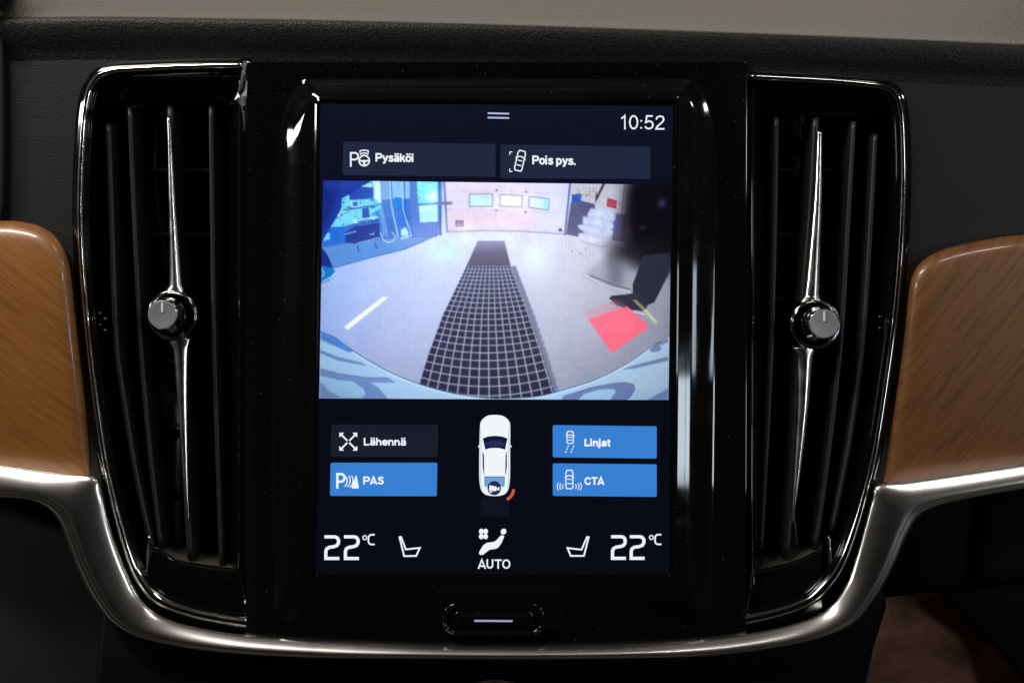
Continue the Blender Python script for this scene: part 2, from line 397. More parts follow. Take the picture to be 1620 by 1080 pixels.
def vent(label, rim, side, vanes, top, sill, up, low, ringc, glints, film_side):
    t = thing('air_vent', label, 'air vent', P(rim[-1][0], rim[-1][1], -60), 'upright air vents beside the screen')
    inner_x = 388 if side < 0 else 1181
    out = list(rim)+[(inner_x+(10 if side < 0 else -10), 984), (inner_x, 900), (inner_x, 130)]
    # housing: flange outside the rim, bowl inside it, dark back
    fl = offset_poly(out, -26); f2 = offset_poly(out, -12); f3 = offset_poly(out, -3)
    loft('flange', [[P(x, y, -22) for x, y in fl], [P(x, y, -8) for x, y in f2], [P(x, y, -2) for x, y in f3], [P(x, y, -2) for x, y in offset_poly(out, 4)]], gloss, t)
    pillow('housing', out, [(3, -2), (7, 1), (11, -3), (15, -14), (24, -40), (28, -105)], gloss, t)
    # rim tube: fatter at the foot
    n_ = len(rim)
    rad = []
    for i, (x, y) in enumerate(rim):
        a = min(1, max(0, (y-760)/180)); rad.append(4.9+4.0*a)
    tube('chrome_rim', [(x, y, 2) for x, y in rim], rad, chrome if side < 0 else darkchrome, t, 12)  # right rim takes the darker chrome in place of weaker light
    il = offset_poly(out, 12); il = il[3:len(rim)-2]
    tube('inner_lip', [(x, y, -3) for x, y in il], 2.2, gloss, t, 8)
    # header above the slats
    (hx0, hy0), (hx1, hy1) = top
    H = [[P(hx0, hy0-50, -3), P(hx1, hy1-50, -3)], [P(hx0, hy0-46, 0), P(hx1, hy1-46, 0)], [P(hx0, hy0-6, -20), P(hx1, hy1-6, -20)], [P(hx0, hy0, -26), P(hx1, hy1, -26)], [P(hx0, hy0-2, -100), P(hx1, hy1-2, -100)]]
    loft('header', H, gloss, t, closed=False, smooth=False)
    # sill below the slats
    sp = smooth_path(sill, 6)
    botline = [(x, 975-(abs(x-inner_x)*0.16)) for x, y in sp]
    R = [[P(x, y-3, -100) for x, y in sp], [P(x, y-1, -22) for x, y in sp], [P(x, y+2, -17) for x, y in sp], [P(x, y+7, -15) for x, y in sp], [P(x, y, -6) for x, y in botline], [P(x, y+14, -12) for x, y in botline]]
    loft('sill', R, gloss, t, closed=False)
    loft('floor_plate', [[P(x, y-24, -100) for x, y in sp], [P(x, y-1, -23) for x, y in sp]], lit_floor, t, closed=False)
    for v in vanes: sweep_vane('vane', v[0], v[1]+3, -24, 72, satin, t)
    for yy in (268, 370, 471, 571, 672, 774):
        xs = [p[0] for p in rim if abs(p[1]-yy) < 14]
        edge_x = min(xs) if side < 0 else max(xs)
        a, b = (edge_x+32, inner_x-4) if side < 0 else (inner_x+4, edge_x-32)
        V = []
        for d_ in (-86, -97):
            for dy in (-2.2, 2.2):
                V += [P(a, yy+dy, d_), P(b, yy+dy, d_)]
        mesh('rear_vane', V, [(0, 1, 3, 2), (4, 5, 7, 6), (0, 1, 5, 4), (2, 3, 7, 6), (0, 2, 6, 4), (1, 3, 7, 5)], satin, t, False)
    blade('upper_blade', up, -12, bladem, t)
    blade('lower_blade', low, -12, bladem, t)
    cx, cy = ringc
    k = lathe('knob', cx, cy, -14, [(27, 2), (27, 24), (27.5, 30), (27, 33), (25.5, 36), (25, 44), (24.5, 53), (23.5, 56), (22, 57.5)], chrome, t, cap=False)
    lathe('collar', cx, cy, -14, [(33, 0), (34, 6), (36.5, 9), (38.5, 9), (40, 7), (41, 0), (41, -12)], darkchrome, k, cap=False)
    lathe('dish', cx, cy, -14, [(36, 5), (33, 0), (29, -3), (22, -4)], gloss, k)
    lathe('cap', cx, cy, -14, [(22.6, 56), (22, 57.8), (21.2, 58.2), (20, 58), (0.2, 57.8)], capgrey, k, cap=False)
    c = P(cx, cy, -14); V = []
    for hgt in (57.6, 59.2):
        for x_, z_ in ((-1.5, 4), (1.5, 4), (1.5, 19), (-1.5, 19)): V.append(c+Vector((x_*S, -hgt*S, z_*S)))
    mesh('pointer', V, [(0, 1, 2, 3), (4, 5, 6, 7), (0, 1, 5, 4), (1, 2, 6, 5), (2, 3, 7, 6), (3, 0, 4, 7)], white_line, k, False)
    # four small gloss bumps on the outer wall
    gx, gy = glints
    cl = []
    for q in range(4):
        bx, by = gx+(q % 2)*9, gy-14+q*9
        cl.append((bx, by))
    for bx, by in cl:
        lathe('wall_bump', bx, by, -16, [(4.2, 0), (4.2, 3), (3, 5), (0.3, 5.6)], gloss, t, seg=12, cap=False)
    # thin bright sliver, added as a highlight where the bowl meets the sill
    fx_ = (237, 231) if side < 0 else (1311, 1315)
    blade('highlight_sliver', [(fx_[0], 848, 2, -3), ((fx_[0]+fx_[1])/2, 872, 4, -2), (fx_[1], 908, 3, -3)], -10, bladem, t)
    return t

vent('black air vent beside the brightly lit wood panel, bright chrome rim along its top', rimL, -1,
     [([(170, 196), (175, 330), (182, 530), (196, 640), (216, 760), (240, 868)], 7), ([(204, 170), (211, 330), (221, 530), (235, 700), (254, 868)], 6),
      ([(268, 168), (272, 330), (281, 530), (290, 700), (300, 884)], 8), ([(333, 168), (335, 330), (338, 530), (343, 700), (350, 894)], 6)],
     ((150, 168), (388, 168)), [(234, 866), (247, 868), (262, 874), (284, 886), (330, 894), (388, 901)],
     [(267, 186, 5, -2.5), (269, 230, 7.5, -1), (271.5, 300, 11, 0), (275, 380, 15, 1), (277.5, 445, 20, 2), (277, 455, 25, 2), (275, 464, 34, 2)],
     [(284, 536, 34, 0), (284.5, 545, 30, 1), (286, 558, 23, 1.5), (288, 620, 18, 1), (291, 690, 13, 0), (295, 770, 7, -1), (298, 824, 2.5, -3)],
     (274.5, 499), (158, 510), 1)
vent('black air vent beside the dimly lit wood panel, thin dimmer chrome rim', rimR, 1,
     [([(1229, 186), (1227, 330), (1222, 530), (1214, 700), (1204, 868)], 6), ([(1292, 186), (1284, 330), (1270, 500), (1258, 700), (1245, 880)], 8), ([(1352, 192), (1344, 330), (1332, 530), (1314, 700), (1291, 868)], 6),
      ([(1386, 212), (1380, 330), (1367, 530), (1347, 690), (1318, 840)], 6)],
     ((1181, 180), (1412, 186)), [(1170, 906), (1200, 901), (1240, 892), (1268, 883), (1286, 874), (1300, 866)],
     [(1297, 208, 7, -2.5), (1296, 250, 9, -1), (1294.5, 310, 12.5, 0), (1290, 390, 17, 1), (1285.5, 460, 22, 2), (1284.5, 470, 26, 2), (1283, 478, 33, 2)],
     [(1273, 550, 36, 0), (1273.5, 558, 30, 1), (1274, 572, 23, 1.5), (1271, 640, 18, 1), (1265, 710, 13, 0), (1258, 780, 7, -1), (1253, 824, 2.5, -3)],
     (1288, 513), (1392, 516), -1)

# peeling protective film on the edge of the centre panel
ff = [[(390.5, 96, 17), (388, 97, 18), (385, 98, 19)], [(391, 118, 17), (387, 118, 22), (381, 122, 25)], [(390.5, 140, 17), (383, 140, 27), (376, 146, 23)], [(390, 152, 17), (380, 153, 21), (371, 158, 29)],
      [(389.5, 166, 17), (384, 168, 26), (378, 163, 26)], [(389, 180, 17), (386, 177, 20), (383, 173, 22)], [(388.5, 210, 17), (388, 209, 18), (387, 208, 18)]]
tag(loft('protective_film', [[P(*p) for p in r] for r in ff], film, None, closed=False, smooth=False),
    'torn sliver of clear protective film peeling off the screen surround at the vent top', 'plastic film')

# ================================================================== TOUCHSCREEN
ts = thing('touchscreen', 'upright touchscreen in a glossy black surround showing the reversing camera', 'touchscreen', P(785, 1010, 0))
def rrect(x0, y0, x1, y1, rx, ry, rbx=None, rby=None, n=10, skew=0.0):
    """rounded rectangle, larger radii possible on the upper corners"""
    rbx = rx if rbx is None else rbx; rby = ry if rby is None else rby; out = []
    for cx, cy, ax, ay, q0 in ((x1-rx, y0+ry, rx, ry, -90), (x1-rbx, y1-rby, rbx, rby, 0), (x0+rbx, y1-rby, rbx, rby, 90), (x0+rx, y0+ry, rx, ry, 180)):
        for k in range(n+1):
            q = math.radians(q0+90*k/n); out.append((cx+ax*math.cos(q), cy+ay*math.sin(q)))
    # straight runs get extra points so that the long sides bow smoothly
    res = []
    for i in range(len(out)):
        a = out[i]; b = out[(i+1) % len(out)]; res.append(a)
        if (i+1) % (n+1) == 0:
            for k in range(1, 8): res.append((a[0]+(b[0]-a[0])*k/8, a[1]+(b[1]-a[1])*k/8))
    return [(x-skew*(y-540), y) for x, y in res]
SK = 0.010
ringdef = [((506, 166, 1061, 906, 4, 4), 42), ((503, 163, 1064, 908.5, 5, 5), 42), ((501, 160.5, 1066, 910, 6, 6), 45), ((497, 157, 1070, 914, 9, 9), 45.5), ((493, 153, 1075, 919, 12, 12), 43),
           ((484, 148, 1086, 931, 14, 26, 14, 14), 40.4), ((471, 141, 1099, 948, 24, 70, 18, 18), 35.2), ((458, 135, 1112, 965, 36, 110, 22, 22), 28.3), ((441, 128, 1128, 983, 46, 140, 26, 26), 19.2), ((435.5, 125.8, 1133.5, 987.6, 46, 142, 27, 27), 17.3),
           ((426, 122, 1143, 996, 48, 146, 28, 28), 16.6), ((410, 117, 1160, 1006, 44, 140, 24, 24), 16.2), ((391.5, 99, 1179.5, 1020, 5, 5), 16), ((390, 98.4, 1181, 1021, 4, 4), 15.5), ((389.5, 98, 1181.5, 1021.5, 4, 4), 13.5), ((389.5, 98, 1181.5, 1021.5, 4, 4), -110)]
loft('surround', [[P(x, y, d) for x, y in rrect(*r, skew=SK*(1 if i < 9 else 0.3))] for i, (r, d) in enumerate(ringdef)], gloss, ts).data.set_sharp_from_angle(angle=math.radians(20))

DZ = 42.2                      # display glass
def flat(name, poly, d, m, parent):
    V = [P(x, y, d) for x, y in poly]
    return mesh(name, V, [tuple(t) for t in tessellate_polygon([V])], m, parent, False)
def multi(name, polys, d, m, parent):
    V = []; F = []
    for pl in polys:
        b = len(V); v = [P(x, y, d) for x, y in pl]; V += v
        F += [tuple(b+i for i in t) for t in tessellate_polygon([v])]
    return mesh(name, V, F, m, parent, False)
def ribbon(pts, w_, closed=False):
    """mitred stroke outline: list of quads"""
    pts = [np.array(p, float) for p in pts]; N = len(pts); L = []; R_ = []
    for i in range(N):
        if closed: a, b = pts[i]-pts[i-1], pts[(i+1) % N]-pts[i]
        else: a, b = pts[i]-pts[max(i-1, 0)], pts[min(i+1, N-1)]-pts[i]
        if np.linalg.norm(a) < 1e-6: a = b
        if np.linalg.norm(b) < 1e-6: b = a
        a = a/np.linalg.norm(a); b = b/np.linalg.norm(b)
        na = np.array((-a[1], a[0])); nb = np.array((-b[1], b[0])); m = na+nb; m = m/(np.linalg.norm(m)+1e-9)
        c = max(0.45, float(m @ na)); L.append(pts[i]+m*w_/2/c); R_.append(pts[i]-m*w_/2/c)
    return [[tuple(L[i]), tuple(L[(i+1) % N]), tuple(R_[(i+1) % N]), tuple(R_[i])] for i in range(N if closed else N-1)]
def disc(cx, cy, rx, ry=None, n=20, rot=0):
    ry = rx if ry is None else ry
    return [(cx+rx*math.cos(q)*math.cos(rot)-ry*math.sin(q)*math.sin(rot), cy+rx*math.cos(q)*math.sin(rot)+ry*math.sin(q)*math.cos(rot)) for q in [2*math.pi*k/n for k in range(n)]]
def arc(cx, cy, r, a0, a1, n=10, ry=None):
    ry = r if ry is None else ry
    return [(cx+r*math.cos(math.radians(a0+(a1-a0)*k/n)), cy+ry*math.sin(math.radians(a0+(a1-a0)*k/n))) for k in range(n+1)]
def ell(cx, cy, rx, ry, n=16): return [(cx+rx*math.cos(2*math.pi*k/n), cy+ry*math.sin(2*math.pi*k/n)) for k in range(n+1)]
_s = [(.5, .55), (.42, .64), (.28, .66), (.15, .61), (.13, .51), (.2, .43), (.38, .36), (.48, .28), (.47, .16), (.38, .09), (.25, .08), (.12, .13), (.07, .22)]
_a = [[(.1, .54), (.18, .63), (.3, .66), (.42, .63), (.49, .53), (.49, .1), (.54, .04)], [(.49, .42), (.25, .36), (.12, .3), (.09, .2), (.13, .11), (.24, .08), (.37, .12), (.49, .24)]]
_arch = [(.1, .45), (.16, .58), (.3, .65), (.43, .6), (.49, .47), (.49, 0)]
GLYPH = {   # advance, strokes, dots (cap height 1)
 'P': (.72, [[(.1, 0), (.1, .91), (.44, .91), (.58, .85), (.64, .69), (.58, .52), (.44, .45), (.1, .45)]], []),
 'p': (.64, [[(.1, -.22), (.1, .74)], [(.1, .5), (.18, .61), (.32, .66), (.46, .58), (.53, .37), (.46, .16), (.32, .08), (.18, .13), (.1, .24)]], []),
 'y': (.6, [[(.07, .74), (.3, .08)], [(.53, .74), (.3, .05), (.22, -.12), (.06, -.15)]], []),
 's': (.58, [_s], []), 'S': (.7, [[(x*1.2, y*1.36) for x, y in _s]], []),
 'a': (.62, _a, []), 'ä': (.62, _a, [(.17, .92), (.43, .92)]),
 'k': (.58, [[(.1, 0), (.1, 1)], [(.5, .74), (.12, .34)], [(.24, .46), (.54, 0)]], []),
 'o': (.64, [ell(.32, .37, .23, .29)], []), 'ö': (.64, [ell(.32, .37, .23, .29)], [(.19, .92), (.45, .92)]),
 'i': (.28, [[(.1, 0), (.1, .74)]], [(.1, .92)]), '.': (.28, [], [(.12, .09)]), ' ': (.28, [], []), ':': (.26, [], [(.1, .12), (.1, .6)]),
 'L': (.62, [[(.1, 1), (.1, .09), (.58, .09)]], []), 'h': (.62, [[(.1, 0), (.1, 1)], _arch], []), 'n': (.62, [[(.1, 0), (.1, .74)], _arch], []),
 'e': (.61, [[(.1, .37), (.52, .37), (.5, .54), (.41, .63), (.3, .66), (.17, .61), (.09, .48), (.08, .32), (.13, .17), (.24, .09), (.36, .09), (.46, .15), (.51, .23)]], []),
 'j': (.28, [[(.12, .74), (.12, -.04), (.07, -.13), (-.03, -.14)]], [(.12, .92)]),
 't': (.4, [[(.17, .95), (.17, .2), (.22, .1), (.36, .09)], [(.02, .66), (.36, .66)]], []),
 'A': (.74, [[(.05, 0), (.36, .95), (.67, 0)], [(.17, .28), (.55, .28)]], []),
 'C': (.76, [[(.64, .68), (.58, .82), (.42, .91), (.25, .87), (.14, .72), (.1, .5), (.14, .28), (.25, .13), (.42, .09), (.58, .17), (.65, .33)]], []),
 'T': (.68, [[(.02, .91), (.66, .91)], [(.34, .91), (.34, 0)]], []), 'U': (.74, [[(.1, 1), (.1, .35), (.16, .18), (.34, .09), (.52, .18), (.58, .35), (.58, 1)]], []),
 'O': (.82, [ell(.39, .5, .3, .42)], []), '0': (.64, [ell(.31, .5, .22, .44)], []), '1': (.46, [[(.06, .76), (.18, .83), (.27, .96), (.27, 0)]], []),
 '5': (.62, [[(.5, .94), (.16, .94), (.11, .5), (.28, .59), (.44, .54), (.52, .35), (.46, .15), (.3, .06), (.15, .1), (.06, .22)]], []),
 '2': (.62, [[(.08, .7), (.13, .86), (.3, .94), (.46, .88), (.51, .72), (.45, .56), (.12, .2), (.07, .06), (.55, .06)]], [])}
def text(name, body, x0, x1, y0, y1, d, m, parent, tilt=0.0, weight=2.6):
    """lettering drawn as strokes, fitted between x0..x1 and y0 (top) .. y1 (bottom)"""
    st = []; dt = []; cx = 0.0
    for ch in body:
        adv, ss, dd = GLYPH[ch]
        st += [[(cx+x, y) for x, y in q] for q in ss]; dt += [(cx+x, y) for x, y in dd]; cx += adv
    al = [p for q in st for p in q]+dt
    ax0, ax1 = min(p[0] for p in al), max(p[0] for p in al); ay0, ay1 = min(p[1] for p in al), max(p[1] for p in al)
    hw = weight/2
    def T(p):
        x = x0+hw+(p[0]-ax0)/(ax1-ax0)*(x1-x0-weight); y = y1-hw-(p[1]-ay0)/(ay1-ay0)*(y1-y0-weight)
        return (x, y+tilt*(x-(x0+x1)/2))
    polys = []
    for q in st:
        c = q[0] == q[-1] and len(q) > 6
        polys += ribbon([T(p) for p in (q[:-1] if c else q)], weight, c)
    for p in dt:
        x, y = T(p); polys.append([(x-hw, y-hw), (x+hw, y-hw), (x+hw, y+hw), (x-hw, y+hw)])
    return multi(name, polys, d, m, parent)

WHITE = emis((238, 244, 250)); SOFT = emis((222, 226, 235))
# lit glass: dark navy backlight, a touch brighter towards the top
def display_mesh():
    q = [(504.5, 164), (1064.5, 168), (1058.5, 907.5), (498.5, 907.5)]
    nx, ny = 60, 80; V = []; col = []
    for j in range(ny+1):
        v = j/ny
        for i in range(nx+1):
            u = i/nx
            x = (q[0][0]*(1-u)+q[1][0]*u)*(1-v)+(q[3][0]*(1-u)+q[2][0]*u)*v
            y = (q[0][1]*(1-u)+q[1][1]*u)*(1-v)+(q[3][1]*(1-u)+q[2][1]*u)*v
            V.append(P(x, y, DZ))
            k = max(0, 1-v/0.2); e = math.exp(-((v-0.16)/0.12)**2)
            g_ = rng.normal(0, 0.4)
            col.append(lin((max(0, 5+9*k+3*e+g_), max(0, 7+9*k+4*e+g_), max(0, 19+15*k+9*e+g_))))
    F = [(j*(nx+1)+i, j*(nx+1)+i+1, (j+1)*(nx+1)+i+1, (j+1)*(nx+1)+i) for j in range(ny) for i in range(nx)]
    return V, F, col
def vcol_mat():
    m = mat('display_pixels', (0.002, 0.002, 0.002), 0.1)
    a = nd(m, 'ShaderNodeVertexColor'); a.layer_name = 'Col'
    lk(m, a.outputs['Color'], BS(m).inputs['Emission Color']); BS(m).inputs['Emission Strength'].default_value = 1.0
    return m
PIX = vcol_mat()
def vcol_obj(name, V, F, col, parent):
    me = bpy.data.meshes.new(name); me.from_pydata([tuple(v) for v in V], [], F)
    at = me.color_attributes.new('Col', 'FLOAT_COLOR', 'POINT')
    c = np.ones((len(V), 4), np.float32); c[:, :3] = np.array(col); at.data.foreach_set('color', c.ravel())
    me.materials.append(PIX); me.update()
    o = bpy.data.objects.new(name, me); C.objects.link(o); attach(o, parent); return o
vcol_obj('display', *display_mesh(), ts)

# ---- reversing-camera picture: every vertex is one pixel of the panel
X0, X1, Y0, Y1 = 503.0, 1065.0, 283.0, 636.0
SC = 1.5
CW, CH = int((X1-X0)*SC), int((Y1-Y0)*SC)
gx, gy = np.meshgrid(X0+(np.arange(CW)+0.5)/SC, Y0+(np.arange(CH)+0.5)/SC)
img = np.zeros((CH, CW, 3))
def mix(mask, col):
    col = np.asarray(col, float); m = mask[..., None]; img[:] = img*(1-m)+col*m
def inpoly(pts):
    ins = np.zeros(gx.shape, bool); n_ = len(pts)
    for i in range(n_):
        xa, ya = pts[i]; xb, yb = pts[(i+1) % n_]
        if ya == yb: continue
        c = ((ya > gy) != (yb > gy)) & (gx < (xb-xa)*(gy-ya)/(yb-ya)+xa); ins ^= c
    return ins.astype(float)
def boxblur(m, r):
    r = int(r*SC)
    if r < 1: return m
    for ax in (0, 1):
        for _ in range(2):
            pdd = [(0, 0), (0, 0)]; pdd[ax] = (r+1, r)
            c = np.cumsum(np.pad(m, pdd, mode='edge'), axis=ax); n_ = m.shape[ax]
            m = (np.take(c, range(2*r+1, 2*r+1+n_), axis=ax)-np.take(c, range(0, n_), axis=ax))/(2*r+1)
    return m
def pol(pts, col, a=1.0, blur=0): mix(boxblur(inpoly(pts), blur)*a, col)
def ln(pts, w_, col, a=1.0):
    m = np.zeros(gx.shape)
    for (xa, ya), (xb, yb) in zip(pts[:-1], pts[1:]):
        dx, dy = xb-xa, yb-ya; L2 = dx*dx+dy*dy+1e-9
        t = np.clip(((gx-xa)*dx+(gy-ya)*dy)/L2, 0, 1); dd = np.hypot(gx-xa-t*dx, gy-ya-t*dy)
        m = np.maximum(m, np.clip((w_/2+0.35-dd)/0.7, 0, 1))
    mix(m*a, col)
def glow(cx, cy, rx, ry, col, a): mix(a*np.exp(-((gx-cx)/rx)**2-((gy-cy)/ry)**2), col)
zA = lambda L: [(500+x/6, 275+y/6) for x, y in L]
zB = lambda L: [(690+x/6.75, 280+y/6.75) for x, y in L]
zC = lambda L: [(880+x/7.716, 280+y/7.716) for x, y in L]
zD = lambda L: [(900+x/4.5, 400+y/4.5) for x, y in L]
zE = lambda L: [(500+x/5.686, 450+y/5.686) for x, y in L]
def lerp3(f, xs, cols):
    cols = np.array(cols, float); return np.stack([np.interp(f, xs, cols[:, k]) for k in range(3)], -1)
# concrete floor
upper = lerp3(gx, [505, 620, 720, 850, 960, 1060], [(158, 190, 248), (188, 205, 247), (200, 209, 244), (208, 211, 238), (196, 192, 208), (150, 148, 166)])
lower = lerp3(gx, [505, 620, 720, 900, 1000, 1060], [(150, 174, 232), (160, 169, 211), (158, 164, 203), (150, 154, 184), (140, 146, 174), (132, 142, 172)])
t = np.clip((gy-380)/220, 0, 1)[..., None]; img[:] = upper*(1-t)+lower*t
glow(700, 398, 26, 20, (190, 240, 255), .8); glow(845, 408, 22, 26, (205, 235, 255), .75)
# workshop behind on the left
pol(zA([(40, 50), (700, 55), (1200, 62), (1180, 575), (840, 715), (180, 890), (40, 930)]), (62, 112, 205))
pol(zA([(40, 700), (180, 890), (840, 715), (1180, 570), (900, 590), (300, 660), (60, 700)]), (96, 142, 215))
pol(zA([(60, 720), (380, 650), (700, 640), (840, 712), (170, 890)]), (84, 146, 222), .8)
pol(zA([(180, 50), (620, 55), (620, 330), (330, 480), (120, 540), (120, 400)]), (120, 222, 248))
for _ in range(130):
    x = rng.uniform(120, 600); y = rng.uniform(60, 480); a = rng.uniform(10, 50); b = rng.uniform(6, 26)
    c = [(60, 150, 225), (150, 240, 235), (45, 90, 190), (190, 250, 250), (80, 200, 215)][rng.integers(5)]
    pol(zA([(x, y), (x+a, y-5), (x+a, y+b), (x, y+b)]), c, .8)
pol(zA([(545, 70), (605, 65), (618, 280), (560, 240)]), (225, 255, 250))
pol(zA([(310, 130), (540, 120), (548, 235), (318, 250)]), (42, 78, 185)); pol(zA([(430, 120), (520, 95), (540, 130)]), (190, 245, 250))
pol(zA([(320, 255), (410, 250), (412, 315), (330, 320)]), (170, 230, 250)); pol(zA([(345, 268), (395, 264), (398, 305), (350, 308)]), (60, 110, 205))
ln(zA([(260, 345), (430, 320), (625, 288)]), 2.0, (50, 90, 190)); ln(zA([(400, 440), (590, 410)]), 2.2, (175, 240, 250)); ln(zA([(180, 440), (350, 360)]), 2.0, (140, 225, 245))
pol(zA([(440, 330), (500, 322), (510, 400), (440, 420)]), (52, 88, 185))
pol(zA([(90, 510), (260, 500), (290, 640), (80, 690)]), (40, 110, 225)); pol(zA([(60, 570), (130, 560), (130, 620), (75, 640)]), (110, 215, 240))
pol(zA([(270, 560), (400, 480), (590, 430), (610, 600), (400, 665), (280, 650)]), (38, 62, 150))
ln(zA([(270, 575), (380, 545)]), 1.6, (120, 190, 240)); ln(zA([(390, 660), (600, 605)]), 1.6, (125, 185, 240)); ln(zA([(400, 490), (590, 455)]), 1.4, (90, 150, 225))
ln(zA([(510, 575), (545, 575), (550, 555)]), 1.4, (150, 210, 245)); ln(zA([(395, 690), (405, 735)]), 2, (45, 75, 160)); ln(zA([(560, 660), (575, 705)]), 2, (45, 75, 160))
# grey pillars, blue cabinet and leaning poles
pol(zA([(610, 60), (700, 60), (715, 240), (620, 245)]), (130, 165, 225)); pol(zA([(620, 245), (715, 240), (770, 600), (640, 600)]), (66, 108, 200))
pol(zA([(715, 70), (890, 70), (890, 235), (730, 235)]), (140, 190, 238)); pol(zA([(730, 235), (890, 235), (905, 590), (780, 600)]), (58, 112, 210))
ln(zA([(700, 60), (715, 300), (780, 600)]), 1.8, (165, 225, 245)); ln(zA([(745, 230), (805, 230), (805, 330), (750, 340)]), 1.4, (30, 80, 190)); pol(zA([(752, 240), (805, 240), (805, 320), (756, 325)]), (20, 120, 225))
ln(zA([(815, 70), (825, 330), (900, 590)]), 1.4, (170, 215, 250)); ln(zA([(835, 70), (850, 350), (890, 580)]), 1.2, (35, 65, 150)); ln(zA([(860, 440), (905, 590)]), 1.2, (195, 230, 250))
pol(zA([(805, 530), (850, 505), (880, 560), (870, 590), (805, 590)]), (170, 225, 225)); pol(zA([(800, 600), (900, 580), (905, 600), (810, 630)]), (150, 195, 240))
for q in range(4): ln(zA([(600+q*9, 320), (620+q*12, 450), (640+q*14, 590)]), 1.0, (125, 190, 245))
ln(zA([(610, 560), (640, 630), (690, 655), (740, 630), (755, 590), (720, 555)]), 1.5, (165, 225, 250))
# side door with glazing
pol(zA([(885, 65), (1200, 65), (1190, 575), (915, 590)]), (82, 122, 205)); pol(zA([(940, 480), (1165, 465), (1165, 555), (945, 560)]), (92, 118, 200))
pol(zA([(955, 65), (1155, 68), (1155, 275), (972, 285)]), (100, 225, 235))
for _ in range(60):
    x = rng.uniform(965, 1140); y = rng.uniform(70, 260); pol(zA(disc(x, y, rng.uniform(4, 14), rng.uniform(4, 14), 8)), [(175, 250, 235), (70, 195, 225), (210, 255, 250)][rng.integers(3)], .7)
glow(*zA([(1110, 220)])[0], 8, 9, (255, 255, 255), .95)
pol(zA([(975, 305), (1155, 290), (1155, 455), (988, 460)]), (185, 245, 240))
for q in range(6): ln(zA([(985, 370+q*15), (1150, 362+q*15)]), .8, (130, 215, 225))
ln(zA([(970, 290), (1165, 278)]), 1.8, (60, 90, 185)); ln(zA([(1165, 65), (1185, 580)]), 2.4, (58, 88, 178)); ln(zA([(1215, 70), (1245, 550)]), 3, (92, 112, 185)); ln(zA([(1232, 70), (1255, 550)]), 1.2, (175, 195, 240))
ln(zA([(180, 890), (500, 800), (840, 716), (1000, 650), (1160, 575)]), 1.3, (60, 95, 175)); ln(zA([(880, 600), (1140, 592)]), 1.4, (60, 95, 185))
# sectional door
door = zB([(95, 45), (1430, 65), (1365, 612), (900, 580), (500, 572), (135, 590)])
m = inpoly(door); dc = lerp3(gx, [706, 760, 830, 900], [(212, 206, 238), (222, 208, 232), (220, 210, 236), (206, 210, 236)]); img[:] = img*(1-m[..., None])+dc*m[..., None]
pol(zB([(120, 350), (1060, 380), (1060, 560), (500, 570), (140, 580)]), (228, 196, 206), .55, 5)
for a, b in (((105, 150), (1415, 185)), ((115, 345), (1395, 385))): ln(zB([a, ((a[0]+b[0])/2, (a[1]+b[1])/2-8), b]), .8, (180, 176, 212), .7)
ln(zB([(130, 588), (500, 573), (900, 580), (1370, 610)]), 1.5, (120, 118, 165)); ln(zB([(130, 570), (500, 555), (900, 562), (1360, 590)]), .8, (190, 170, 190))
for wp, c in (([(355, 182), (602, 182), (600, 312), (355, 315)], (190, 232, 246)), ([(682, 188), (920, 200), (915, 320), (682, 312)], (255, 255, 252)), ([(995, 208), (1210, 235), (1198, 352), (990, 325)], (205, 240, 252))):
    pol(zB(wp), c); ln(zB(wp+[wp[0]]), 1.3, (95, 105, 140))
for _ in range(40):
    x = rng.uniform(375, 580); y = rng.uniform(200, 295); pol(zB(disc(x, y, 8, 6, 8)), [(150, 212, 232), (215, 244, 250)][rng.integers(2)], .6)
glow(*zB([(1170, 290)])[0], 5, 9, (90, 195, 235), .6); glow(*zB([(860, 265)])[0], 5, 5, (255, 250, 205), .8)
for c in ((645, 138), (963, 160), (643, 358), (953, 374)): pol(zB(disc(*c, 13, 11)), (105, 102, 140))
pol(zB([(208, 466), (290, 466), (290, 525), (210, 528)]), (140, 128, 158)); ln(zB([(208, 466), (290, 466), (290, 525), (210, 528), (208, 466)]), .9, (90, 85, 120)); pol(zB([(215, 505), (285, 505), (285, 522), (215, 522)]), (185, 165, 185))
pol(zB([(1310, 550), (1340, 545), (1350, 585), (1308, 585)]), (80, 80, 115))
ln(zB([(40, 285), (165, 278)]), 4.6, (112, 112, 150)); pol(zB(disc(168, 280, 7)), (215, 210, 235))
ln(zB([(1430, 70), (1375, 612)]), 3, (92, 104, 150)); ln(zB([(1448, 70), (1392, 612)]), 1.2, (180, 190, 225))
# store corner on the right: grey dado, white boards, tyres in bags
pol(zC([(180, 85), (850, 95), (850, 450), (480, 460), (180, 310)]), (196, 194, 206))
pol(zC([(180, 300), (310, 290), (470, 330), (480, 480), (300, 740), (120, 700)]), (86, 88, 122))
pol(zC([(190, 215), (305, 205), (308, 305), (190, 310)]), (42, 86, 176))
for _ in range(22):
    x = rng.uniform(250, 470); y = rng.uniform(100, 280); pol(zC(disc(x, y, rng.uniform(5, 22), rng.uniform(4, 14), 8)), [(120, 125, 150), (226, 224, 236), (150, 110, 120)][rng.integers(3)], .8)
ln(zC([(580, 85), (490, 270)]), 3.6, (52, 46, 62)); ln(zC([(490, 190), (480, 310)]), 1.6, (70, 62, 78))
pol(zC([(625, 255), (740, 290), (730, 390), (615, 360)]), (166, 58, 76)); pol(zC([(640, 275), (725, 300), (718, 370), (630, 348)]), (190, 76, 92)); pol(zC(disc(770, 325, 12)), (120, 116, 140))
ln(zC([(835, 95), (800, 440)]), 1.2, (92, 100, 138))
pol(zC([(690, 440), (860, 460), (840, 790), (680, 780)]), (96, 98, 148), 1, 1)
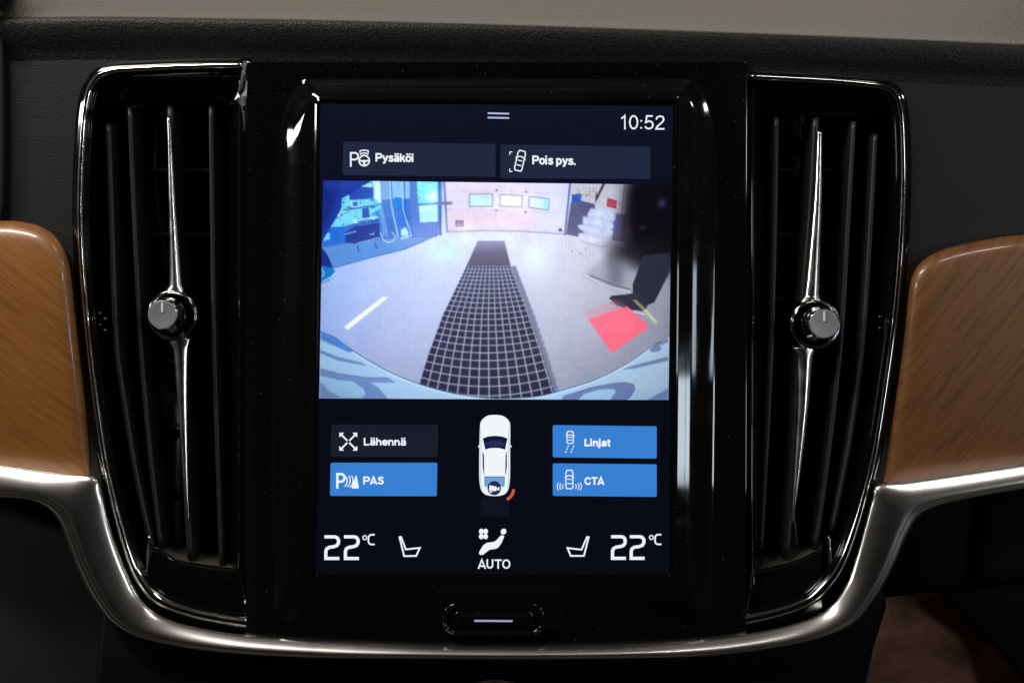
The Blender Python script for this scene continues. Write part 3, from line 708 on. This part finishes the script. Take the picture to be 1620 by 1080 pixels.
for bag in ([(395, 440), (430, 395), (500, 400), (540, 370), (620, 390), (715, 440), (725, 480), (700, 550), (600, 525), (400, 495)], [(330, 520), (350, 492), (600, 530), (690, 570), (690, 635), (560, 635), (345, 585)],
            [(265, 612), (345, 588), (560, 635), (685, 650), (665, 735), (500, 735), (360, 685)], [(272, 745), (310, 690), (560, 745), (650, 750), (660, 780), (610, 845), (500, 842), (330, 795)]):
    bg_ = smooth_path(zC(bag), 4, True); pol(bg_, (150, 158, 198)); pol([(x-.4, y-1.3) for x, y in bg_], (198, 206, 236), .9, 1); ln(bg_+[bg_[0]], .7, (140, 148, 190), .6)
    cx = np.mean([p[0] for p in bag]); cy = np.mean([p[1] for p in bag])
    ln(zC([(cx+60, cy-10), (cx+80, cy+40)]), .8, (150, 160, 205)); ln(zC([(cx-110, cy-20), (cx-80, cy+20)]), .8, (165, 175, 215)); glow(*zC([(cx-20, cy-10)])[0], 9, 4, (216, 222, 246), .7)
for x, y in ((185, 905), (360, 875), (300, 935)): pol(zC(disc(x, y, 9, 7)), (90, 90, 120), .8)
# walking person on the right, blurred where it moves
pol(zD([(90, 160), (250, 40), (400, 0), (520, 0), (450, 280), (300, 245), (200, 210)]), (150, 150, 172), .75, 5)
pol(zD([(260, 0), (400, 0), (380, 250), (280, 225)]), (92, 92, 116), .7, 6)
ln(zD([(115, 155), (210, 212), (300, 245), (440, 278)]), 1.6, (205, 202, 216)); ln(zD([(150, 160), (300, 220), (440, 262)]), 2.6, (88, 88, 112), .7)
pol(zC([(850, 40), (1480, 20), (1480, 1000), (1380, 1120), (1120, 1060), (900, 930), (800, 860), (790, 500)]), (24, 19, 30), .92, 11)
pol(zC([(930, 20), (1480, 20), (1480, 1000), (1150, 960), (960, 860), (880, 640), (900, 300)]), (12, 10, 20), .95, 9)
pol(zC([(890, 1000), (940, 930), (1080, 980), (1040, 1120), (860, 1120)]), (112, 112, 130), .55, 4)
glow(*zC([(1290, 320)])[0], 6, 7, (64, 58, 100), .9); glow(*zC([(880, 690)])[0], 7, 16, (52, 34, 44), .6); glow(*zC([(1050, 620)])[0], 5, 3, (60, 56, 70), .6)
pol(zD([(230, -70), (720, -90), (720, 150), (600, 150), (520, 120), (430, 70), (330, 20)]), (22, 20, 32), .85, 10)
pol(zD([(530, 20), (720, 0), (720, 130), (610, 350), (550, 380), (455, 300), (455, 220)]), (42, 42, 66))
pol(zD([(285, 330), (300, 305), (430, 292), (470, 280), (560, 330), (555, 390), (535, 415), (400, 400), (300, 355)]), (48, 46, 72)); ln(zD([(292, 335), (330, 372), (400, 405), (490, 430), (535, 436)]), 2.0, (215, 212, 226)); ln(zD([(300, 352), (400, 415), (520, 444)]), .9, (70, 66, 90))
# guide lines and the red proximity patch
pol(zD([(100, 420), (330, 330), (420, 385), (140, 470)]), (235, 110, 130), .38, 2)
pol(zD([(135, 472), (415, 380), (578, 525), (305, 715)]), (255, 106, 128), .97)
pol(zD([(455, 335), (480, 335), (555, 405), (530, 412)]), (150, 146, 92)); pol(zD([(530, 412), (552, 400), (635, 492), (610, 505)]), (206, 206, 150))
pol(zE([(250, 380), (600, 110), (660, 112), (285, 412)]), (236, 242, 232)); ln(zE([(285, 414), (655, 116)]), .8, (130, 150, 180), .6)
# floor grating: plate, then bars that bow with the lens
def edge_x(side):
    return np.interp(gy, [380, 421, 500, 560, 632], [756, 738, 700, 678, 656]) if side < 0 else np.interp(gy, [380, 421, 500, 560, 632], [798, 808, 838, 858, 880])
xl, xr = edge_x(-1), edge_x(1); u = (gx-xl)/(xr-xl); sag = np.interp(gy, [421, 632], [0, 16]); ys = gy-sag*(1-(2*u-1)**2)+sag*.35
jag = 2.5*np.sin(gy*1.7)+1.5*np.sin(gy*0.63)
band = ((u > 0) & (gx < xr+8+jag*.6*np.clip((gy-421)/80, 0, 1)*1.0) & (gy > 381)).astype(float)
band *= np.where(gy < 421, (u < 1), 1)
mix(band*.8, (98, 104, 146))
m = ((u > 0) & (u < 1) & (gy > 381) & (gy < 422)).astype(float); pc = lerp3(gy, [381, 400, 421], [(112, 112, 170), (100, 92, 128), (92, 84, 118)])
img[:] = img*(1-m[..., None])+(pc+rng.normal(0, 5, gx.shape)[..., None])*m[..., None]
ln([(756, 382), (798, 381.5)], 1.2, (95, 95, 145)); ln([(756, 382), (738, 421)], 1.0, (105, 110, 160)); ln([(797, 382), (808, 421)], 1.0, (110, 112, 160))
rows = [421.0]; stp = 5.0
while rows[-1] < 660: rows.append(rows[-1]+stp); stp *= 1.051
rr = np.interp(ys, rows, np.arange(len(rows))); stepw = np.interp(ys, rows, np.gradient(rows)); colw = (xr-xl)/13.0
m = ((u > 0) & (u < 1) & (gy >= 421)).astype(float)
cell = lerp3(gy, [421, 500, 630], [(66, 68, 108), (50, 50, 80), (44, 44, 74)])+rng.normal(0, 5, (CH, CW))[..., None]
img[:] = img*(1-m[..., None])+cell*m[..., None]
du = np.abs((u*13+.15) % 1-.5); du = (.5-du)*colw; dr = np.abs(rr % 1-.5); dr = (.5-dr)*stepw
lw = np.interp(gy, [421, 630], [.5, .78])
bar = np.maximum(np.clip((lw+.45-du)/.9, 0, 1), np.clip((lw*.85+.45-dr)/.9, 0, 1))
mix(bar*m*.97, (190, 198, 226))
# floor mottling, stains and tyre marks
for _ in range(160):
    x, y = rng.uniform(520, 1040), rng.uniform(400, 610); glow(x, y, rng.uniform(1.5, 9)*(y-330)/200, rng.uniform(.8, 3)*(y-330)/200, (118, 124, 158) if rng.random() < .7 else (214, 220, 244), rng.uniform(.05, .2)*(1 if not 655 < x < 885 else 0))
fl = boxblur(rng.normal(0, 1, gx.shape), 1)*9; img += (fl*np.clip((gy-400)/150, 0, 1)*(1-m))[..., None]*.5
# own bumper along the lower rim
arcp = [(505, 524), (528, 533), (545, 545), (562, 557), (590, 574), (620, 590), (660, 606), (700, 618), (740, 626), (782, 630), (825, 629), (860, 625), (900, 614), (940, 601), (970, 587), (1000, 570), (1028, 550), (1060, 531)]
arcs = smooth_path(arcp, 5)
pol(arcs+[(1070, 640), (495, 640)], (160, 204, 244)); pol([(495, 560)]+arcs[15:45]+[(700, 640), (495, 640)], (166, 198, 238), .6, 3)
pol(arcs[55:]+[(1070, 600), (1000, 600)], (140, 202, 250), .7, 3)
ln([(x, y+2.2) for x, y in arcs], 2.6, (190, 232, 250)); ln(arcs, 1.2, (44, 66, 96))
pol(zE([(40, 415), (150, 470), (230, 515), (340, 605), (300, 605), (200, 560), (40, 490)]), (36, 112, 214)); ln(zE([(60, 480), (180, 530), (200, 545)]), 1, (24, 66, 150)); ln(zE([(40, 500), (180, 555), (300, 608)]), .9, (54, 84, 160))
pol(zE([(35, 585), (200, 650), (410, 700), (445, 725), (380, 715), (200, 680), (35, 610)]), (84, 122, 192)); ln(zE([(35, 610), (200, 680), (445, 725)]), .8, (44, 66, 120))
pol(zE([(35, 755), (200, 800), (450, 835), (640, 838), (715, 880), (480, 882), (560, 930), (640, 1030), (400, 1030), (455, 985), (430, 940), (330, 865), (180, 850), (35, 820)]), (92, 124, 196)); ln(zE([(35, 755), (200, 800), (450, 835), (640, 838), (715, 880)]), .8, (48, 66, 120)); ln(zE([(480, 882), (560, 930), (640, 1025)]), .8, (58, 78, 140))
pol(zE([(35, 845), (180, 852), (330, 865), (430, 935), (455, 990), (400, 1024), (225, 1024), (110, 955), (35, 870)]), (150, 205, 246))
pol(zE([(35, 880), (110, 960), (220, 1020), (35, 1030)]), (104, 132, 206)); ln(zE([(35, 870), (110, 955), (225, 1020), (400, 1022), (455, 990), (430, 935), (330, 865), (180, 852)]), 1, (60, 110, 140))
pol(zD([(575, 690), (620, 650), (705, 610), (705, 640), (640, 700), (590, 708)]), (70, 102, 180)); ln(zD([(575, 692), (625, 650), (705, 612)]), .8, (30, 46, 86)); pol(zD([(645, 660), (705, 635), (705, 655), (660, 680)]), (120, 196, 250))
pol(zD([(385, 830), (490, 795), (705, 738), (705, 768), (560, 800), (470, 822)]), (70, 106, 182)); ln(zD([(385, 830), (490, 795), (705, 740)]), .8, (36, 56, 104))
pol(zD([(-40, 1020), (150, 960), (300, 930), (400, 920), (460, 935), (470, 970), (440, 1025), (400, 1055), (-60, 1060)]), (78, 98, 172)); ln(zD([(-40, 1020), (150, 960), (300, 930), (400, 920), (460, 935), (470, 970), (430, 1030), (400, 1050)]), .9, (38, 50, 96))
pol(zD([(70, 1035), (110, 1000), (220, 968), (320, 965), (338, 985), (300, 1040), (260, 1060), (60, 1060)]), (140, 196, 246)); ln(zD([(70, 1038), (110, 1000), (220, 968), (320, 965), (338, 985), (300, 1042)]), .9, (52, 100, 130))
pol(zD([(550, 1050), (705, 965), (705, 1055)]), (80, 118, 200))
m = inpoly(arcs+[(1070, 640), (495, 640)]); mix(m*.28, (172, 208, 242))
# person at the left edge
pol(zA([(30, 40), (565, 50), (430, 120), (380, 160), (245, 235), (240, 330), (180, 440), (125, 530), (60, 640), (30, 660)]), (30, 62, 172)); pol(zA([(30, 40), (260, 45), (180, 250), (110, 480), (30, 640)]), (22, 42, 132), .8, 4)
pol(zA([(30, 60), (480, 55), (300, 140), (150, 180)]), (46, 74, 186), .6, 4)
pol(zA([(30, 690), (85, 730), (125, 800), (155, 890), (60, 905), (30, 900)]), (28, 48, 138)); pol(zA([(50, 870), (160, 895), (188, 928), (150, 985), (60, 1035), (40, 1035)]), (18, 122, 208)); ln(zA([(60, 1025), (150, 975), (186, 932)]), 1.6, (190, 235, 250)); ln(zA([(55, 900), (75, 940), (60, 980)]), 1.6, (160, 210, 245)); ln(zA([(55, 1035), (130, 1005)]), .9, (30, 60, 110))
# lens glare from the glazing
glow(610, 318, 30, 28, (130, 230, 255), .22); glow(680, 318, 16, 26, (215, 255, 255), .35); glow(770, 372, 120, 22, (232, 234, 255), .30); glow(808, 318, 62, 16, (255, 255, 255), .30)
gr0 = img.mean(-1, keepdims=True); dsat = np.interp(gx, [560, 700, 820, 1060], [.04, .2, .38, .42])*np.clip((gy-366)/12, 0, 1)
keep = 1-np.clip((img[..., 0]-img[..., 1]-40)/40, 0, 1)          # the red patch keeps its colour
dsat = (dsat*keep*np.interp(gy, [600, 632], [1, .3]))[..., None]; img[:] = img*(1-dsat)+(gr0*np.array([1.005, 1.0, 1.03]))*dsat
mott = boxblur(rng.normal(0, 1, gx.shape), 2)*30+boxblur(rng.normal(0, 1, gx.shape), 6)*80+boxblur(rng.normal(0, 1, gx.shape), 16)*150
img *= (1+np.clip(mott/255, -.16, .16)*np.interp(gy, [380, 420], [1.0, .45]))[..., None]
img *= (1.03-.16*np.clip(np.hypot((gx-785)/300, (gy-440)/230), 0, 1.2)**3)[..., None]
# vertical shimmer of the panel and a slight camera tint
img *= (1+0.022*np.sin(2*np.pi*gx/5.4+0.3*np.sin(gy/30))+0.008*np.sin(2*np.pi*gy/4.1))[..., None]
gr = img.mean(-1, keepdims=True); img[:] = (img-128)*1.04+130; img[:] = img*.95+gr*.05
img *= np.array([1.045, 1.06, 1.085])
img += rng.normal(0, 3.2, img.shape)
img = np.clip(img, 0, 255)/255.0
for k in range(3): img[..., k] = 0.4*img[..., k]+0.6*boxblur(img[..., k], 1)
limg = np.where(img <= 0.04045, img/12.92, ((img+0.055)/1.055)**2.4)
Q = [(511, 285.5), (1062.5, 292.5), (1057.5, 632.5), (505, 630)]
NX, NY = 460, 290
uu, vv = np.meshgrid(np.linspace(0, 1, NX+1), np.linspace(0, 1, NY+1))
px = (Q[0][0]*(1-uu)+Q[1][0]*uu)*(1-vv)+(Q[3][0]*(1-uu)+Q[2][0]*uu)*vv
py = (Q[0][1]*(1-uu)+Q[1][1]*uu)*(1-vv)+(Q[3][1]*(1-uu)+Q[2][1]*uu)*vv
fx = np.clip((px-X0)*SC-0.5, 0, CW-1.001); fy = np.clip((py-Y0)*SC-0.5, 0, CH-1.001)
ix, iy = fx.astype(int), fy.astype(int); ax, ay = (fx-ix)[..., None], (fy-iy)[..., None]
smp = (limg[iy, ix]*(1-ax)+limg[iy, ix+1]*ax)*(1-ay)+(limg[iy+1, ix]*(1-ax)+limg[iy+1, ix+1]*ax)*ay
kk = (D-(DZ+.3))/D
VV = np.stack([(px-810)*kk*S, np.full(px.shape, -(DZ+.3)*S), (540-py)*kk*S], -1).reshape(-1, 3)
idx = np.arange((NX+1)*(NY+1)).reshape(NY+1, NX+1)
FF = np.stack([idx[:-1, :-1], idx[1:, :-1], idx[1:, 1:], idx[:-1, 1:]], -1).reshape(-1, 4)
vcol_obj('camera_picture', VV.tolist(), FF.tolist(), smp.reshape(-1, 3), ts)

# ---- menu tiles with icons and lettering
DB, DI = DZ+.4, DZ+.8
def rquad(q, r=3.0):
    out = []
    for i in range(4):
        p = np.array(q[i], float); a = np.array(q[i-1], float); b = np.array(q[(i+1) % 4], float)
        a = p+(a-p)/np.linalg.norm(a-p)*r; b = p+(b-p)/np.linalg.norm(b-p)*r
        for k in range(5):
            t_ = k/4; out.append(tuple((1-t_)**2*a+2*t_*(1-t_)*p+t_*t_*b))
    return out
def tile(label, q, col):
    o = flat('button', rquad(q), DB, emis(col), ts); o['label'] = label; return o
def icon(parent, polys, m=None): return multi('icon', polys, DI, m or WHITE, parent)
NAVY = (30, 39, 62); BLUE = (54, 127, 210)
z5 = lambda L: [(535+x/5.4, 215+y/5.4) for x, y in L]
zp = lambda L: [(480+x/2.7, 150+y/2.7) for x, y in L]
z8 = lambda L: [(510+x/7.715, 660+y/7.715) for x, y in L]
z4 = lambda L: [(860+x/4.5, 660+y/4.5) for x, y in L]
z7 = lambda L: [(500+x/4.909, 820+y/4.909) for x, y in L]
zc = lambda L: [(740+x/5.684, 640+y/5.684) for x, y in L]

b = tile('dark menu tile reading Pysäköi', [(543, 224), (784, 228), (784, 280), (542, 277)], NAVY)
ic = []
ic += ribbon(z5([(108, 264), (108, 146), (148, 146), (166, 156), (171, 174), (166, 192), (148, 203), (117, 203)]), 2.7)
ic += ribbon(z5(arc(222, 212, 44, 0, 342, 22)), 2.4, True); ic += [z5(disc(222, 218, 17, 13)), z5([(184, 204), (206, 208), (206, 222), (184, 218)]), z5([(238, 208), (260, 204), (260, 218), (238, 222)]), z5([(213, 230), (231, 230), (229, 252), (215, 252)])]
ic += ribbon(z5(arc(222, 192, 46, 220, 320, 8)), 1.9); ic += ribbon(z5([(186, 146), (188, 128), (222, 122), (256, 128), (258, 146)]), 1.9)
icon(b, ic); text('lettering', 'Pysäköi', 594, 654, 241.5, 259.5, DI, WHITE, b, 0.016, 2.9)

b = tile('dark menu tile reading Pois pys.', [(792, 229), (1029, 232), (1029, 283), (792, 282)], NAVY)
def car_outline(cx, cy, w_, h_, rot, th):
    """top view of a car as strokes: body, screens, mirrors"""
    c, s_ = math.cos(rot), math.sin(rot)
    T = lambda L: [(cx+x*c-y*s_, cy+x*s_+y*c) for x, y in L]
    a, bb = w_/2, h_/2
    out = ribbon(T([(-a*.7, -bb), (a*.7, -bb), (a, -bb*.75), (a, bb*.8), (a*.75, bb), (-a*.75, bb), (-a, bb*.8), (-a, -bb*.75)]), th, True)
    out += ribbon(T([(-a*.8, -bb*.30), (-a*.4, -bb*.42), (a*.4, -bb*.42), (a*.8, -bb*.30)]), th*.9)
    out += ribbon(T([(-a*.65, -bb*.02), (a*.65, -bb*.02)]), th*.8); out += ribbon(T([(-a*.65, bb*.45), (a*.65, bb*.45)]), th*.9)
    out += ribbon(T([(-a*1.35, -bb*.2), (-a, -bb*.27)]), th); out += ribbon(T([(a, -bb*.27), (a*1.35, -bb*.2)]), th)
    return out
ic = car_outline(822.7, 254.5, 12, 32, math.radians(13), 1.9)
ic += ribbon([(806.5, 245), (806.5, 240.5), (810.5, 240.5)], 1.5); ic += ribbon([(806.5, 267), (806.5, 271.5), (810.5, 271.5)], 1.5)
icon(b, ic); text('lettering', 'Pois pys.', 842, 910.5, 246.5, 265, DI, WHITE, b, 0.016, 2.9)

b = tile('dark menu tile reading Lähennä', [(524, 671), (693, 671.5), (692.5, 723), (523.5, 722.5)], (24, 27, 42))
ic = []
for sx in (-1, 1):
    for sy in (-1, 1):
        cx, cy = 551, 698.3
        ic += ribbon([(cx+sx*1.5, cy+sy*1.5), (cx+sx*10.5, cy+sy*10.5)], 2.6)
        ic.append([(cx+sx*14.2, cy+sy*14.2), (cx+sx*14.2, cy+sy*6.8), (cx+sx*12.0, cy+sy*8.6), (cx+sx*8.6, cy+sy*12.0), (cx+sx*6.8, cy+sy*14.2)])
icon(b, ic); text('lettering', 'Lähennä', 575.5, 643, 691, 705.5, DI, WHITE, b, 0.004, 2.5)

b = tile('blue menu tile reading PAS', [(523, 731.5), (692, 731.5), (691, 784.5), (522, 784)], BLUE)
ic = ribbon(z8([(182, 868), (182, 690), (238, 690), (262, 704), (272, 735), (262, 765), (238, 782), (192, 782)]), 3.6)
for q in range(3): ic += ribbon(z8(arc(240+q*30, 770, 62+q*6, -42, 62, 8, 78+q*8)), 1.7)
ic.append(z8([(405, 710), (418, 710), (445, 850), (440, 864), (362, 866), (360, 852)]))
icon(b, ic); text('lettering', 'PAS', 574.5, 607.5, 752.7, 767.2, DI, WHITE, b, 0.004, 2.7)

b = tile('blue menu tile reading Linjat', [(874.5, 672), (1039, 674), (1039, 725), (874.5, 723)], BLUE)
ic = car_outline(902, 691.5, 10, 19, 0, 1.6)
for q in (0, 8.5):
    for a0 in (0, 1, 2): ic += ribbon([(899.3+q-a0*1.6, 704+a0*4.6), (898.4+q-a0*2.0, 707+a0*4.4)], 1.5)
icon(b, ic); text('lettering', 'Linjat', 924.5, 967, 692.5, 708.5, DI, WHITE, b, 0.012, 2.9)

b = tile('blue menu tile reading CTA', [(874.5, 732.5), (1039, 734), (1039, 785.5), (874.5, 784)], BLUE)
ic = car_outline(900.8, 758, 11, 29, 0, 1.7)
for q in range(3):
    ic += ribbon(arc(893-q*2.9, 769, 3.2+q*1.2, 125, 235, 6, 4.2+q*1.6), 1.3); ic += ribbon(arc(909-0.5+q*2.9, 769, 3.2+q*1.2, -55, 55, 6, 4.2+q*1.6), 1.3)
icon(b, ic); text('lettering', 'CTA', 924.5, 956.5, 753.6, 768, DI, WHITE, b, 0.004, 2.7)

text('clock', '10:52', 981.5, 1052.5, 182, 206.5, DB, WHITE, ts, 0.008, 2.5)
multi('pull_handle', ribbon([(771.5, 179.3), (805.5, 180.2)], 2.6)+ribbon([(771.5, 186.2), (805.5, 187.0)], 2.6), DB, emis((176, 190, 232)), ts)

# ---- climate row
def two(x, y):
    return ribbon([(x+.5, y+3), (x+17, y+3), (x+20.5, y+4.3), (x+22.8, y+8), (x+22.6, y+13), (x+20, y+16.8), (x+15, y+18.6), (x+8, y+19.6), (x+4, y+22), (x+2.7, y+26), (x+2.7, y+37.2), (x+24, y+37.2)], 5.0)
def temp(x, y, gap):
    o = multi('temperature', two(x, y)+two(x+gap, y), DB, WHITE, ts); o['label'] = 'temperature reading 22 °C'
    multi('unit', ribbon(arc(x+64.2, y+4.2, 3.0, 0, 342, 14, 3.2), 1.7, True)+ribbon([(x+80, y-.4), (x+73.5, y-.2), (x+70.6, y+2), (x+70, y+6), (x+70, y+10), (x+71, y+13.4), (x+74, y+15), (x+80, y+15)], 2.5), DB, WHITE, o)
temp(512.8, 845.6, 31); temp(966.3, 845.4, 29.6)
multi('seat_icon', ribbon(z7([(648, 143), (660, 141), (697, 238), (806, 226), (778, 288), (684, 290)]), 2.6, True), DB, WHITE, ts)
multi('seat_icon', ribbon(z4([(309, 850), (321, 851), (287, 984), (193, 984), (170, 928), (270, 940)]), 2.6, True), DB, WHITE, ts)
ci = [z7([(1432, 132), (1448, 129), (1462, 136), (1442, 185), (1416, 222), (1396, 233), (1346, 241), (1322, 260), (1298, 279), (1276, 281), (1265, 272), (1268, 256), (1298, 206), (1326, 187), (1384, 179), (1406, 162)]), z7(disc(1456, 100, 21, 24, 18, 0.5))]
for a_, b_ in ((-17, -20), (17, -20), (-17, 20), (17, 20)): ci.append(z7(disc(1300+a_, 118+b_, 18, 21)))
cl = multi('climate_icon', ci, DB, WHITE, ts); text('lettering', 'AUTO', 755.6, 807.5, 882.8, 900.3, DB, WHITE, cl, 0.002, 2.4)

# ---- top view of the car between the tiles
co = flat('car_graphic', smooth_path(zc([(110, 200), (124, 142), (175, 100), (245, 91), (315, 100), (368, 142), (382, 200), (381, 380), (381, 600), (376, 700), (360, 770), (320, 808), (245, 820), (165, 808), (124, 770), (107, 700), (103, 600), (105, 380)]), 4, True), DB, emis((240, 246, 250)), ts)
d2, d3, d4 = DB+.3, DB+.6, DB+.9
DN = emis((14, 20, 52))
flat('windscreen', zc([(135, 302), (180, 285), (245, 278), (310, 285), (357, 302), (336, 402), (290, 390), (245, 387), (200, 390), (157, 402)]), d2, DN, co)
flat('bonnet_reflection', zc([(150, 345), (200, 325), (245, 318), (290, 325), (342, 345), (336, 372), (245, 372), (158, 372)]), d3, emis((34, 44, 92)), co)
flat('side_window', zc([(132, 415), (146, 450), (149, 620), (146, 636), (134, 560)]), d2, emis((52, 66, 104)), co)
flat('side_window', zc([(352, 415), (340, 450), (336, 620), (340, 636), (352, 560)]), d2, emis((52, 66, 104)), co)
multi('body_crease', ribbon(zc([(118, 205), (118, 400), (114, 690), (130, 755)]), .9)+ribbon(zc([(369, 205), (369, 400), (368, 690), (354, 755)]), .9), d2, emis((150, 185, 210)), co)
flat('rear_window', zc([(153, 645), (330, 645), (326, 738), (290, 728), (190, 728), (155, 738)]), d2, emis((112, 162, 214)), co)
multi('rear_window_edge', ribbon(zc([(155, 735), (153, 646), (330, 646), (326, 735)]), 1.0), d3, emis((24, 40, 88)), co)
multi('mirror', [zc([(92, 372), (108, 354), (118, 360), (116, 380), (96, 384)])], DB, emis((200, 225, 232)), co)
multi('mirror', [zc([(396, 372), (378, 354), (366, 360), (370, 380), (392, 384)])], DB, emis((200, 225, 232)), co)
flat('camera_badge', zc(disc(238, 748, 62, 64, 28)), d3, emis((32, 46, 92)), co)
multi('camera_mark', [zc([(196, 722), (254, 734), (262, 742), (258, 772), (246, 776), (190, 768)]), zc([(264, 748), (285, 738), (286, 770), (264, 764)]), zc([(196, 772), (222, 778), (216, 790), (196, 784)])], d4, WHITE, co)
wa = multi('proximity_arc', ribbon(zc(arc(300, 755, 112, 2, 62, 8, 108)), 4.6), DB, emis((206, 92, 66)), ts)
flat('car_shade', zc([(128, 830), (360, 830), (378, 1000), (106, 1000)]), DZ+.25, emis((14, 17, 32)), ts)  # trapezoid drawn as shade behind the car graphic

# ---- home button in the lower chamfer of the surround
hx0, hy0, hx1, hy1 = 701, 954, 861, 1003
def hr(ins, d): return [P(x, y, d) for x, y in rrect(hx0+ins, hy0+ins*.9, hx1-ins, hy1-ins*.9, max(3, 22-ins), max(3, 20-ins))]
hb = loft('home_button', [hr(-3, 2), hr(-1, 30), hr(1, 33), hr(4, 33), hr(7, 29), hr(11, 20), hr(14, 18)], gloss, ts)
def hk(ins, d): return [P(x, y, d) for x, y in rrect(hx0+15+ins, hy0+11+ins, hx1-15-ins, hy1-8-ins, max(2, 9-ins), max(2, 9-ins))]
loft('key', [hk(-2, 14), hk(0, 24), hk(2, 27), hk(5, 28.5), hk(10, 29)], gloss, hb, cap1=True)
flat('lit_bar', [(750.5, 979.8), (811, 980.2), (811, 983.2), (750.5, 982.8)], 29.6, emis((170, 160, 205)), hb)

# ================================================================== DIAL BELOW THE TRIM
dk = thing('control_dial', 'round black dial with a thin chrome rim just below the silver trim', 'dial', P(783, 1170, -14))
lathe('rim', 783, 1169, -14, [(99, -10), (98.5, 8), (97, 11), (95, 11), (93.5, 8)], chrome, dk, 96, cap=False)
lathe('face', 783, 1169, -14, [(94, 9), (88, 6), (60, 5), (0.3, 5)], gloss, dk, 96, cap=False)
